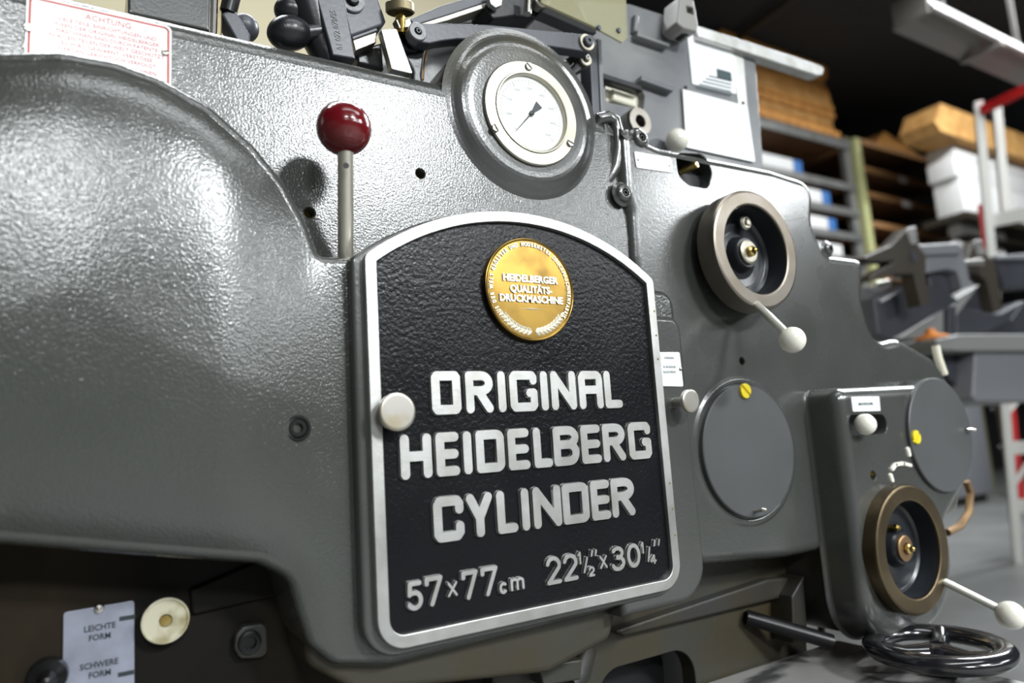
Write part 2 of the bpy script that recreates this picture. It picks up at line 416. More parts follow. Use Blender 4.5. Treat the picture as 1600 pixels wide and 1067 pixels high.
G = {
 'O': [[(.06, 1), (.94, 1)], [(.94, 1), (1, .94), (1, .06), (.94, 0), (.06, 0), (0, .06), (0, .94), (.06, 1)]],
 'D': [[(0, 0), (0, 1), (.82, 1)]+arc(.82, .88, .18, .12, 90, 0, 4)+arc(.82, .12, .18, .12, 0, -90, 4)+[(0, 0)]],
 'R': [[(0, 0), (0, 1)], BOWLT, [(.45, .54), (.98, 0)]],
 'I': [[(.5, 0), (.5, 1)]],
 'G': [[(1, .84), (1, .93), (.93, 1), (.07, 1), (0, .93), (0, .07), (.07, 0), (.93, 0), (1, .07), (1, .44), (.80, .44)]],
 'N': [[(0, 0), (0, 1), (1, 0), (1, 1)]],
 'A': [[(0, 0), (0, .9), (.1, 1), (.82, 1)]+arc(.82, .86, .18, .14, 90, 0, 4)+[(1, 0)], [(0, .50), (1, .50)]],
 'L': [[(0, 1), (0, 0), (1, 0)]],
 'H': [[(0, 0), (0, 1)], [(1, 0), (1, 1)], [(0, .5), (1, .5)]],
 'E': [[(1, 1), (0, 1), (0, 0), (1, 0)], [(0, .5), (.95, .5)]],
 'B': [BOWLT, [(0, 0), (0, 1)], [(0, 0), (.66, 0)]+arc(.66, .27, .34, .27, -90, 90)+[(0, .54)]],
 'C': [[(1, .75), (1, .90), (.90, 1), (.1, 1), (0, .9), (0, .1), (.1, 0), (.88, 0), (1, .1), (1, .26)]],
 'Y': [[(0, 1), (.5, .42), (1, 1)], [(.5, .42), (.5, 0)]],
 '5': [[(.92, 1), (.12, 1), (.06, .56), (.25, .62)]+arc(.48, .31, .52, .31, 80, -90, 12)+arc(.48, .31, .52, .31, -90, -150, 5)],
 '7': [[(0, .82), (0, 1), (1, 1), (.34, 0)]],
 'x': [[(0, 1), (1, 0)], [(1, 1), (0, 0)]],
 'c': [arc(.5, .5, .5, .5, 50, 310, 14)],
 'm': [[(0, 0), (0, 1)], [(0, .7)]+arc(.25, .72, .25, .28, 180, 0, 7)+[(.5, 0)], [(.5, .7)]+arc(.75, .72, .25, .28, 180, 0, 7)+[(1, 0)]],
 '2': [arc(.5, .70, .5, .30, 165, -20, 11)+[(.03, 0), (1, 0)]],
 '3': [arc(.48, .76, .44, .24, 150, -80, 10)+[(.45, .54)], [(.45, .54)]+arc(.48, .28, .52, .28, 85, -155, 12)],
 '0': [arc(.5, .5, .5, .5, 0, 360, 24)],
 '1': [[(.2, .78), (.6, 1), (.6, 0)]],
 '/': [[(0, 0), (1, 1)]],
 '4': [[(.72, 0), (.72, 1), (0, .3), (1, .3)]],
 '"': [[(.22, 1), (.05, 0)], [(.95, 1), (.78, 0)]],
}
def seg_dist(p, a, b):
    ab = b-a; t = np.clip(((p-a)@ab)/max(ab@ab, 1e-14), 0, 1); return np.hypot(*(p-a-t[:, None]*ab).T)
def union_strokes(segs, w, y0, y1, ch=.0004, foot=.0003, mb=None, n=7):
    """one solid from many round-ended strokes: flat top, chamfered edge, slightly flared wall"""
    mb = mb or MB(); pts = []; edges = []
    for k, (a, b) in enumerate(segs):
        a, b = np.array(a, float), np.array(b, float)+1e-6*(k+1); d = b-a; ang = math.atan2(d[1], d[0]); o = len(pts); c = 0
        for e, s in ((b, -PI/2), (a, PI/2)):
            for j in range(n+1):
                t = ang+s+PI*j/n; pts.append((e[0]+w*math.cos(t), e[1]+w*math.sin(t))); c += 1
        edges += [(o+i, o+(i+1) % c) for i in range(c)]
    sc = 1000.0
    r = delaunay_2d_cdt([Vector((p[0]*sc, p[1]*sc)) for p in pts], edges, [], 0, 1e-5)
    V = np.array([tuple(v) for v in r[0]])/sc; F = [tuple(f) for f in r[2]]
    cen = np.array([V[list(f)].mean(0) for f in F]); dm = np.full(len(F), 1e9)
    for a, b in segs: dm = np.minimum(dm, seg_dist(cen, np.array(a, float), np.array(b, float)))
    F = [f for f, d in zip(F, dm) if d < w*.985]
    cnt = {}
    for f in F:
        for i in range(3):
            e = (f[i], f[(i+1) % 3]); cnt[e] = cnt.get(e, 0)+1
    bd = [e for e in cnt if (e[1], e[0]) not in cnt]
    nrm = {}
    for a, b in bd:
        e = V[b]-V[a]; m = np.array([e[1], -e[0]])/(np.linalg.norm(e)+1e-12)
        nrm[a] = nrm.get(a, 0)+m; nrm[b] = nrm.get(b, 0)+m
    idx = {v: i for i, v in enumerate(nrm)}
    N = {v: m/max(np.linalg.norm(m), .5) for v, m in nrm.items()}
    top = [(p[0], y1, p[1]) for p in V]; nb = len(V)
    Y = y1+ch
    for off, y in ((ch*.8, y1+ch), (ch*.8, y0-.0), (ch*.8+foot, y0)):
        for v in nrm: p = V[v]+N[v]*off; top.append((p[0], y if off < ch*.8+foot*.5 else y0, p[1]))
    # ring 2 sits slightly above the foot
    K = len(nrm)
    for i in range(K): t_ = top[nb+K+i]; top[nb+K+i] = (t_[0], y0-foot, t_[2])
    Fs = list(F)
    for a, b in bd:
        i, j = idx[a], idx[b]
        Fs += [(a, b, nb+j, nb+i), (nb+i, nb+j, nb+K+j, nb+K+i), (nb+K+i, nb+K+j, nb+2*K+j, nb+2*K+i)]
    mb.add(top, Fs); return mb
def glyph(ch, x0, x1, z0, z1, w, y0, y1, slant=0, mb=None):
    i_ = .0005; X0, X1, Z0, Z1 = x0+w+i_, x1-w-i_, z0+w+i_, z1-w-i_; segs = []
    for st in G[ch]:
        P = [(X0+(X1-X0)*a, Z0+(Z1-Z0)*b) for a, b in st]
        segs += [(P[k], P[k+1]) for k in range(len(P)-1)]
    return union_strokes(segs, w, y0, y1, mb=mb)

# text by the built-in font, turned into mesh
_tc = {}
def text_mesh(s, size, extrude=0, offset=0, align='CENTER', res=2):
    key = (s, size, extrude, offset, align)
    if key in _tc: return _tc[key]
    c = bpy.data.curves.new('t', 'FONT'); c.body = s; c.size = size; c.extrude = extrude; c.offset = offset; c.align_x = align; c.resolution_u = res
    o = bpy.data.objects.new('t', c); COL.objects.link(o)
    dg = bpy.context.evaluated_depsgraph_get(); me = o.evaluated_get(dg).to_mesh()
    V = [tuple(v.co) for v in me.vertices]; F = [tuple(p.vertices) for p in me.polygons]
    o.evaluated_get(dg).to_mesh_clear(); bpy.data.objects.remove(o); bpy.data.curves.remove(c)
    _tc[key] = (V, F); return V, F
def add_text(mb, s, x, z, Y, size, sx=1.0, rot=0.0, extrude=.0002, offset=0, align='CENTER', slope=0):
    V, F = text_mesh(s, size, extrude, offset, align); ca, sa = math.cos(rot), math.sin(rot)
    out = []
    for a, b, c in V:
        a *= sx; out.append((x+a*ca-b*sa, Y-c, z+a*sa+b*ca))
    mb.add(out, F); return mb

# ================================================================== SETTING
def struct(name, mb, m):
    o = mb.obj(name, m); o['kind'] = 'structure'; return o
XL, XR, YF, YBk = -6.0, 16.0, -11.0, 6.2
struct('floor', box(XL, XR, YF, YBk, -.1, 0), M['floor'])
struct('ceiling', box(XL, XR, YF, YBk, CEIL, CEIL+.1), M['ceiling'])
struct('wall_back', box(XL, XR, YBk, YBk+.1, 0, CEIL), M['darkwall'])
struct('wall_right', box(XR, XR+.1, YF, YBk, 0, CEIL), M['darkwall'])
struct('wall_left', box(XL-.1, XL, YF, YBk, 0, CEIL), M['pale'])
struct('wall_front', box(XL, XR, YF-.1, YF, 0, CEIL), M['pale'])
struct('wall_partition', box(XL, 1.25, 2.2, 2.3, 0, CEIL), M['beige'])

# ================================================================== THE PRESS
press = thing('printing_press', (0.1, .4, 0), 'big grey-green cast iron cylinder printing press filling the foreground', 'printing press')
YA, YB_, YC, YG = .05, .043, .018, .0      # fronts: upper panel, right panel, guard, gearbox

# --- upper panel with gauge hump
gc = q(828, 176, .05)
gc = (gc[0]-.006, gc[1]-.004)
HR = .0765
zt = 1.389
def hump_arc(c, r, zjoin, n=22):
    a0 = math.asin(min(1, (zjoin-c[1])/r)); a1 = PI-a0
    return a0, a1
a0 = math.asin((zt+.0-gc[1])/ (HR+.011))
ze = q(950, 183, YA)[1]; a1_ = math.asin(max(-1, min(1, (ze-gc[1])/(HR+.011))))
up = [(-.75, 1.0), (-.75, zt), (-.40, zt)]
arcpts = [(gc[0]+(HR+.011)*math.cos(a), gc[1]+(HR+.011)*math.sin(a)) for a in np.linspace(PI-a0, a1_, 26)]
P = [(-.75, 1.05), (-.75, zt)] + [tuple(arcpts[0])] + arcpts[1:] + [(q(967, 184, YA)[0], ze), (q(969, 240, YA)[0], q(969, 240, YA)[1]), (q(1010, 330, YA)[0], 1.22), (q(1010, 330, YA)[0], 1.05)]
rr = [0.0, 0.0, .010]+[0]*(len(arcpts)-2)+[.006, .008, .02, .02, 0]
outl = rounded(P, rr)
hole_px = [(657, 271), (484, 332)]
hA = [circ(q(px, py, YA), .0052, 24) for px, py in hole_px]
panel = slab(outl, YA, YA+.16, .020, holes=hA, step=.004, spacing=.02, seg=7).obj('upper_panel', M['paint'], press)
for (px, py) in hole_px:
    c = q(px, py, YA); lathe([(.0050, 0), (.0050, -.010), (.0046, -.011), (0, -.011)], (c[0], YA+.0015, c[1]), seg=24).obj('hole_lining', M['primer'], panel)
# gauge hump
hump = MB()
pr = [(HR+.014, -.0008), (HR+.0095, .0001), (HR+.006, .0010), (HR+.003, .0024), (HR+.0, .0043), (HR-.003, .0060), (HR-.006, .0071), (HR-.010, .0078), (HR-.015, .0080), (HR-.021, .0080), (.03, .0080)]
lathe([(r, h) for r, h in pr], (gc[0], YA, gc[1]), seg=110, mb=hump)
hump.obj('gauge_housing', M['paint_fine'], press)
lathe([(HR-.004, .002), (HR-.004, -.14)], (gc[0], YA, gc[1]), seg=90).obj('gauge_housing_side', M['paint_fine'], press)

# --- pressure / speed gauge
GY = YA-.0080
gl, gr2 = q(753.7, 150, GY-.003), q(902.8, 190, GY-.003)
GC = ((gl[0]+gr2[0])/2, (q(808, 91.6, GY-.003)[1]+q(851, 260.3, GY-.003)[1])/2); GR = (q(808, 91.6, GY-.003)[1]-q(851, 260.3, GY-.003)[1])/2
g = lathe([(GR, 0), (GR, .0022), (GR-.0012, .0034), (GR*.785, .0038), (GR*.77, .0050), (GR*.745, .0052), (GR*.73, .0045), (GR*.715, .001), (GR*.715, -.001)], (GC[0], GY, GC[1]), seg=96)
bz = g.obj('gauge_bezel', M['bezel'], press, 'worn nickel bezel ring of the round gauge')
dial = lathe([(GR*.72, 0), (GR*.72, .0006), (GR*.70, .0006), (0, .0006)], (GC[0], GY, GC[1]), seg=64).obj('gauge_dial', M['dial'], press, 'white round dial with faint scale marks')
DY = GY-.0006
mb = MB()
for k in range(41):
    a = math.radians(225-270*k/40); L = .10 if k % 5 == 0 else .045
    r0, r1 = GR*(.66-L), GR*.66; d = Vector((math.cos(a), 0, math.sin(a))); c = Vector((GC[0], DY-.0001, GC[1]))
    bar3(c+d*r0, c+d*r1, .00025 if k % 5 else .0004, .0003, up=(0, 1, 0), mb=mb)
for k, s in enumerate(['0', '1000', '1500', '2000', '2500', '3000', '3500', '4000', '4500']):
    a = math.radians(225-270*k/8); add_text(mb, s, GC[0]+GR*.49*math.cos(a), GC[1]+GR*.49*math.sin(a)-.001, DY, .0036)
mb.obj('dial_marks', M['faint_ink'], dial)
mb = MB()
na = math.radians(225+3); c = Vector((GC[0], DY-.0012, GC[1])); d = Vector((math.cos(na), 0, math.sin(na))); s_ = Vector((-d.z, 0, d.x))
def flat(mb, pts, t=.0006): 
    n = len(pts); mb.add([p for p in pts]+[p+Vector((0, t, 0)) for p in pts], [tuple(range(n)), tuple(range(2*n-1, n-1, -1))]+[(i, (i+1) % n, (i+1) % n+n, i+n) for i in range(n)])
flat(mb, [c+s_*.0008, c+d*GR*.54+s_*.0002, c+d*GR*.54-s_*.0002, c-s_*.0008])
flat(mb, [c-s_*.0008, c-d*GR*.28-s_*.0042, c-d*GR*.28+s_*.0042, c+s_*.0008])
lathe([(.0026, 0), (.0026, .001), (.0012, .0016), (0, .0016)], c, seg=20, mb=mb)
mb.obj('gauge_needle', M['ink'], dial, 'black pointer with triangular tail')
lathe([(GR*.722, 0), (GR*.722, .0006), (GR*.70, .0006), (0, .0006)], (GC[0], GY-.0036, GC[1]), seg=64).obj('gauge_glass', M['glass'], press)
for px, py, sl in ((825.5, 104.5, -.7), (773.5, 200.5, -1.0), (890.5, 223.5, -.3)):
    p = W(px, py, GY-.0037); screw('bezel_screw', p, .0040, M['knurl'], bz, .0022, sl)

# --- right panel
hw = q(1083, 265, YB_)
Bpx = [(968, 188), (984, 205), (1030, 226), (1100, 241), (1205, 262), (1275, 285), (1272, 352), (1292, 396), (1352, 404), (1350, 470), (1368, 536), (1405, 528), (1462, 560), (1500, 620), (1512, 700), (1500, 800), (1420, 850), (1300, 858), (1236, 872), (1098, 884), (1040, 800), (1010, 560), (988, 400), (984, 330), (976, 300)]
Brr = [.008, .004, .01, 0, 0, .04, .03, .012, .012, .03, .03, .03, .02, .02, .02, .02, .02, .02, .03, .02, 0, .05, .01, 0, .01]
outB = rounded(qs(Bpx, YB_), Brr)
slot = rounded(qs([(1054, 238), (1100, 240), (1114, 268), (1108, 296), (1076, 290), (1060, 276)], YB_), .013)
hB = [slot, circ(q(1160, 564, YB_), .0052, 24)]
rp = slab(outB, YB_, YB_+.16, .012, holes=hB, step=.004, spacing=.02, seg=6, holedepth=.03).obj('right_panel', M['paint_fine'], press)
c = q(1160, 564, YB_); lathe([(.0050, 0), (.0050, -.010), (.0046, -.011), (0, -.011)], (c[0], YB_+.0015, c[1]), seg=24).obj('hole_lining', M['primer'], rp)
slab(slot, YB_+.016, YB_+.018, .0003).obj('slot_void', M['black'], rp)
a, b = W(1062, 268, YB_+.016), W(1090, 257, YB_-.004)
tube([a, a+(b-a)*.95, b], [.0042, .0042, .003], mb=MB()).obj('slot_lever', M['brass'], rp, 'small brass lever inside the kidney-shaped slot')
# screw lugs on the panel edge
for px, py, rr_ in ((1003, 215, .0095), (977, 301, .0095), (1297, 388, .008)):
    c = q(px, py, YB_-.003)
    lg = lathe([(rr_+.004, 0), (rr_+.001, .002), (rr_-.001, .005), (rr_-.003, .0062), (rr_*.48, .0062), (rr_*.45, .0055), (rr_*.42, .001), (0, .001)], (c[0], YB_+.002, c[1]), seg=32).obj('screw_lug', M['paint_fine'], rp)
    lathe([(rr_*.36, 0), (rr_*.36, .004), (rr_*.30, .0048), (rr_*.2, .0048), (rr_*.18, .002), (0, .002)], (c[0], YB_+.001, c[1]), seg=20).obj('cap_screw', M['rod_dark'], lg)
# lip between upper panel and right panel
tube([W(px, py, YA+.0052+dy) for px, py, dy in ((930, 196, .006), (936, 187, .001), (948, 184, 0), (959, 189, 0), (963, 206, 0), (964, 235, 0), (959, 262, 0), (948, 284, .001), (935, 300, .004))], [.006, .0072, .0078, .0078, .0078, .0078, .0078, .007, .005], 16).obj('panel_lip', M['paint_fine'], press)
# little tag left of the slot
t = pxslab('blank_tag', [(991, 236), (1048, 246), (1052, 270), (995, 262)], YB_-.0012, .001, M['sign'], rp, .0003, .002, 'blank white riveted tag beside the slot')
for px, py in ((997, 250), (1046, 259)): lathe([(.0011, 0), (.0008, .0006), (0, .0007)], W(px, py, YB_-.0012), seg=10).obj('rivet', M['rod_dark'], t)

# --- round cover on the right panel
def disc_cover(cx, cy, lpx, rpx, tpx, bpx, Y, thick, name='round_cover'):
    l, r_ = q(lpx[0], lpx[1], Y), q(rpx[0], rpx[1], Y); t_, b_ = q(*tpx, Y), q(*bpx, Y)
    R_ = ((r_[0]-l[0])/2+(t_[1]-b_[1])/2)/2; c = ((l[0]+r_[0])/2, (t_[1]+b_[1])/2)
    return lathe([(R_, -thick), (R_, -.001), (R_-.0012, 0), (R_-.0025, 0), (0, 0)], (c[0], Y, c[1]), seg=96), c, R_
mb, c1, R1 = disc_cover(0, 0, (1097.5, 688), (1242, 715), (1154, 600.7), (1177, 810), YB_-.006, .006)
rc = mb.obj('round_cover', M['cover'], press, 'flat grey round cover plate with one yellow slotted screw')
screw('yellow_screw', W(1163, 611, YB_-.006), .0085, M['yellow'], rc, .003, -.75, 'bright yellow slotted screw')
tube([W(1180, 799, YB_-.006), W(1192, 796, YB_-.018), W(1196, 797, YB_-.019)], .002, 8).obj('cover_pin', M['steel'], rc)
lathe([(R1+.010, 0), (R1+.006, .0015), (R1+.003, .0012), (R1+.0015, 0)], (c1[0], YB_, c1[1]), seg=96).obj('cover_seat', M['paint_fine'], rp)

# --- handwheels (recessed adjusting wheels)
def adj_wheel(l, r_, t_, b_, Y, depth, m, yb, hub, label):
    L, R, T, B = q(*l, Y), q(*r_, Y), q(*t_, Y), q(*b_, Y); c = ((L[0]+R[0])/2, (T[1]+B[1])/2); Ro = ((R[0]-L[0])/2+(T[1]-B[1])/2)/2
    Ri = Ro*.745
    mb = lathe([(Ro*.93, -depth), (Ro, -depth+.002), (Ro, -.003), (Ro-.0008, -.001), (Ro-.003, 0), (Ri+.0015, 0), (Ri+.0003, -.0008), (Ri, -.002), (Ri-.0005, -.006)], (c[0], Y, c[1]), seg=96)
    w = mb.obj('adjusting_wheel', m, press, label)
    lathe([(Ri-.0004, -.003), (Ri-.003, -depth*.95), (Ri-.006, -depth*1.05), (Ri*.75, -depth*1.1), (Ri*.73, -depth*1.02), (Ri*.55, -depth*1.06), (.42*Ri, -depth*1.0), (.36*Ri, -depth*.65), (.33*Ri, -depth*.55), (0, -depth*.55)], (c[0], Y, c[1]), seg=72).obj('wheel_bowl', M['bowl'], w, 'dark dished centre')
    lathe([(.27*Ri, 0), (.27*Ri, .003), (.24*Ri, .004), (.12*Ri, .004), (.12*Ri, .002), (0, .002)], (c[0], Y+depth*.55, c[1]), seg=36).obj('hub_washer', M['bezel'] if hub else M['copper'], w)
    lathe([(.11*Ri, 0), (.11*Ri, .008), (.07*Ri, .009), (.05*Ri, .0125), (.02*Ri, .0135), (0, .0135)], (c[0], Y+depth*.55, c[1]), seg=6 if not hub else 20).obj('grease_nipple', M['brass'], w)
    return w, c, Ro, Ri
YW = .006
w1, wc1, Ro1, Ri1 = adj_wheel((1115.7, 380), (1247.4, 411), (1166, 296.3), (1203, 483.4), YW, .026, M['wheelrim'], YB_, True, 'upper adjusting wheel with pale bare steel rim')
p = W(1163, 349, YW+.02)
lathe([(.0085, 0), (.0085, .002), (.0065, .004), (.005, .004), (.0045, .002), (.003, .002), (.003, .006), (0, .006)], p, seg=20).obj('bowl_bolt', M['bezel'], w1)
def ball_lever(parent, a, b, r, rr_, m, label):
    a, b = Vector(a), Vector(b); d = (b-a).normalized()
    rod = tube([a-d*.004, a, b-d*rr_*.6], [r*1.0, r*1.0, r], 16).obj('lever_rod', M['brightrod'], parent)
    lathe([(0, -rr_)]+[(rr_*math.sin(PI*k/20), -rr_*math.cos(PI*k/20)) for k in range(1, 19)]+[(rr_*.42, rr_*.93), (0, rr_*.93)], b, axis=-d, seg=36).obj('ball_knob', m, parent, label)
a = W(1184, 478, YW); b = W(1238, 531, YW-.050)
ball_lever(w1, a, b, .0045, 20.5/FPX*((b-Vector(CAM)).dot(Vector(_fw))), M['ivory'], 'ivory plastic ball on the upper lever')

# --- gearbox at lower right
Gpx = [(1318, 592), (1440, 590), (1478, 596), (1508, 640), (1520, 700), (1505, 780), (1495, 880), (1478, 950), (1440, 976), (1395, 982), (1340, 960), (1322, 900)]
gx0 = q(1320, 700, YG)[0]
zt_g = q(1380, 604, YG)[1]; wx, wz = q(1432, 868, YG)
wR = .108
rt = [(gx0, zt_g), (q(1462, 600, YG)[0], zt_g)]
c2x, c2z = q(1472, 685, YG)
ptsG = [(gx0, zt_g), (c2x-.01, zt_g+.002)] + [(c2x+.076*math.cos(a), c2z+.078*math.sin(a)) for a in np.linspace(1.45, -.9, 14)]
ptsG += [(wx+.083*math.cos(a), wz+.086*math.sin(a)) for a in np.linspace(.35, -PI/2, 16)]
ptsG += [(gx0, wz-.086)]
rG = [.016]+[0]*(len(ptsG)-2)+[.078]
outG = rounded(ptsG, rG, 14)
slotG = rounded(qs([(1326, 647), (1386, 646), (1387, 678), (1327, 683)], YG), .0105)
wcx, wcz = (q(1368, 850, -.016)[0]+q(1487, 880, -.016)[0])/2, (q(1410, 758, -.016)[1]+q(1442, 962, -.016)[1])/2
hG = [slotG, circ(q(1365, 743, YG), .0062, 24), circ((wcx, wcz), .056, 48)]
gb = slab(outG, YG, YB_+.001, .014, flare=.006, holes=hG, step=.004, spacing=.02, seg=6, holedepth=.02).obj('gearbox', M['paint_fine'], press)
slab(rounded(ptsG, rG, 14), YB_-.002, YB_+.16, .001).obj('gearbox_back', M['underside'], press)
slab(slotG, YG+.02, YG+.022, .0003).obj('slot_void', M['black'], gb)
c = q(1365, 743, YG); lathe([(.0060, 0), (.0060, -.008), (.0035, -.009), (0, -.009)], (c[0], YG+.0012, c[1]), seg=24).obj('hole_lining', M['yellow'], gb)
b = W(1352, 663, YG-.010); a = W(1338, 664, YG+.012)
ball_lever(gb, a, b, .0022, 16.5/FPX*((b-Vector(CAM)).dot(Vector(_fw))), M['ivory'], 'ivory ball on a short pin in the slot')
t = pxslab('riveted_tag', [(1330, 620), (1374, 619), (1376, 642), (1333, 643)], YG-.001, .0008, M['sign'], gb, .0003, .0015, 'small white riveted name tag')
mb = MB()
x0, z0 = q(1353, 633, YG-.0012); add_text(mb, 'DRUCKSTELLUNG', x0, z0, YG-.0012, .0045, sx=.8)
mb.obj('tag_lettering', M['ink'], t)
mb, c2, R2 = disc_cover(0, 0, (1421, 680), (1523, 700), (1465, 592), (1482, 767), YG-.005, .006)
rc2 = mb.obj('round_cover', M['cover'], press, 'blue-grey round cover plate at the right edge with one yellow screw')
screw('yellow_screw', W(1430, 683, YG-.005), .0085, M['yellow'], rc2, .003, .6, 'bright yellow slotted screw')
tube([W(1508, 671, YG-.005), W(1519, 671, YG-.012), W(1524, 672, YG-.013)], .0016, 8).obj('cover_pin', M['steel'], rc2)
w2, wc2, Ro2, Ri2 = adj_wheel((1368, 850), (1487, 880), (1410, 758), (1442, 962), YG-.016, .024, M['wheelrim2'], YG, False, 'lower adjusting wheel with brown oxidised steel rim')
p = W(1398, 824, YG+.0); lathe([(.004, -.01), (.004, .004), (.002, .006), (0, .006)], p, seg=6).obj('bowl_bolt', M['brass'], w2)
p = W(1452, 893, YG+.004); tube([p+Vector((-.006, 0, .002)), p+Vector((.006, -.002, -.002))], .0032, 10).obj('bowl_pin', M['steel'], w2)
a = W(1478, 911, YG-.016); b = W(1579, 961, YG-.075)
ball_lever(w2, a, b, .0048, 21.0/FPX*((b-Vector(CAM)).dot(Vector(_fw))), M['ivory'], 'ivory plastic ball on the lower lever')
# curved arrow and marks above the lower wheel
mb = MB()
for A, B_, w_ in (((1393, 733), (1398, 726), .0022), ((1398, 726), (1410, 724), .0022), ((1410, 724), (1421, 727), .0022)):
    stadium(mb, q(*A, YG), q(*B_, YG), w_, YG, YG-.0025)
mb.obj('direction_mark', M['ivory'], gb, 'raised white curved mark')
for A, B_ in (((1418, 702), (1420, 710)), ((1391, 743), (1393, 750))):
    mb = MB(); stadium(mb, q(*A, YG), q(*B_, YG), .0028, YG, YG-.002); mb.obj('direction_mark', M['ivory'], gb, 'small raised white dash')
# oil pipe behind the gearbox
tube([W(1510, 752, .09), W(1516, 770, .09), W(1514, 800, .09), W(1500, 822, .09), W(1480, 832, .09)], .0055, 10).obj('oil_pipe', M['copper'], press, 'bent copper oil pipe at the right end')
tube([W(1462, 540, .10), W(1466, 560, .10), W(1475, 585, .10)], .006, 10).obj('oil_pipe', M['cream'], press, 'short pale pipe rising behind the right panel')

# --- left guard together with the plate carrier
cxR = .208
gpx = [(-260, 170), (-140, 102), (-20, 76), (90, 74), (180, 90), (250, 116), (330, 162), (400, 224), (448, 283), (478, 338), (494, 380)]
guard = [q(*p, YC) for p in gpx]
zl = q(520, 399, YC)[1]
guard += [(q(500, 390, YC)[0], zl), (q(553, 405, YC)[0], zl+.001), (q(566, 405, YC)[0], q(566, 392, YC)[1])]
zr = q(1040, 452, YC)[1]
guard += [(.0, 1.225), (.12, zr+.02), (.15, zr), (cxR, zr), (cxR, q(1090, 850, YC)[1]-.03)]
guard += [q(1060, 928, YC), q(610, 1043, YC), q(520, 1042, YC), q(482, 1010, YC), q(466, 960, YC), q(452, 905, YC), q(405, 882, YC), q(180, 866, YC), q(0, 852, YC), (-.62, q(0, 852, YC)[1]+.004)]
gr_ = [.02]*len(guard)
for i in range(len(gpx)): gr_[i] = .03
nG = len(gpx)
gr_[nG-1] = .02; gr_[nG] = .012; gr_[nG+1] = .006; gr_[nG+2] = .012
gr_[nG+3] = 0; gr_[nG+4] = 0; gr_[nG+5] = .01; gr_[nG+6] = .018; gr_[nG+7] = .03
outC = rounded(guard, gr_)
def smooth01(t): t = np.clip(t, 0, 1); return t*t*(3-2*t)
def crownC(V, d):
    a = 1-smooth01((V[:, 0]+.235)/.10)
    e = 1-np.exp(-d/.018)
    return -(.012*a*e) - .009*a*(1-np.exp(-d/.12))
hC = [circ(q(465, 669, YC), .0078, 28)]
gd = slab(outC, YC, YC+.13, .008, step=.004, spacing=.0052, seg=6, crown=crownC, holes=[]).obj('left_guard', M['paint'], press)
# socket screw in the guard
s0 = W(465, 669, YC-.006)
v_ = np.array([[s0.x, s0.z]]); cc_ = W(465, 669, YC+float(crownC(v_, dist(v_, outC))[0])-.0002)
lathe([(.0094, .0002), (.0088, .0012), (.0074, .0012), (.0070, .0002), (.0066, .0002), (.0066, .0010), (.0058, .0018), (.0034, .0018)], cc_, seg=28).obj('socket_screw', M['rod_dark'], gd, 'black hexagon socket screw')
# plate carrier pad
pad = rounded([(-.1365, 1.198), (.02, 1.252), (.176, 1.196), (.1955, 1.150), (.196, .916), (.14, .902), (-.10, .900), (-.134, .908)], [.012, .09, .012, .0, .034, .0, .0, .024])
PX0, PX1, PZ0, PZ1, PT = -.1272, .1632, .9105, 1.1975, 1.2475
def arch(x0, x1, z0, zc, ztop, rb, n=28, rt=.008):
    xc = (x0+x1)/2; hw_ = (x1-x0)/2; h = ztop-zc; R = (hw_*hw_+h*h)/(2*h); zc0 = ztop-R; a = math.asin(hw_/R)
    pts = [(xc+R*math.sin(t), zc0+R*math.cos(t)) for t in np.linspace(a, -a, n)]
    P = [(x1, z0)]+pts+[(x0, z0)]
    return rounded(P, [rb, rt]+[0]*(n-2)+[rt, rb], 8)
fo = arch(PX0, PX1, PZ0, PZ1, PT, .022)
FW = .0092
fi = arch(PX0+FW, PX1-FW, PZ0+FW, PZ1-FW*.45, PT-FW, .012, rt=.002)
pad2 = arch(PX0-.0085, PX1+.004, PZ0-.006, PZ1-.001, PT+.001, .026)
slab(pad2, .0065, YC+.01, .003, seg=5).obj('plate_carrier', M['paint_fine'], press)
pad3 = rounded([(.10, 1.165), (cxR-.003, 1.165), (cxR-.003, .893), (.10, .893)], [0, .016, .034, 0])
slab(pad3, .0095, YC+.02, .006, seg=5).obj('plate_carrier_wing', M['paint_fine'], press)
# lower sump bulges below the carrier
pxslab('sump', [(470, 960), (480, 1040), (560, 1085), (860, 1052), (955, 1000), (968, 940), (900, 930)], YC+.014, .10, M['olive'], press, .006, .014)

# --- name plate
npt = slab(fi, .0042, .0085, .0003, step=.006, spacing=.02)
plate = npt.obj('nameplate', M['crackle'], press, 'arched black nameplate with raised aluminium lettering')
mb = MB()
po, pi_ = ccw(fo), ccw(fi)
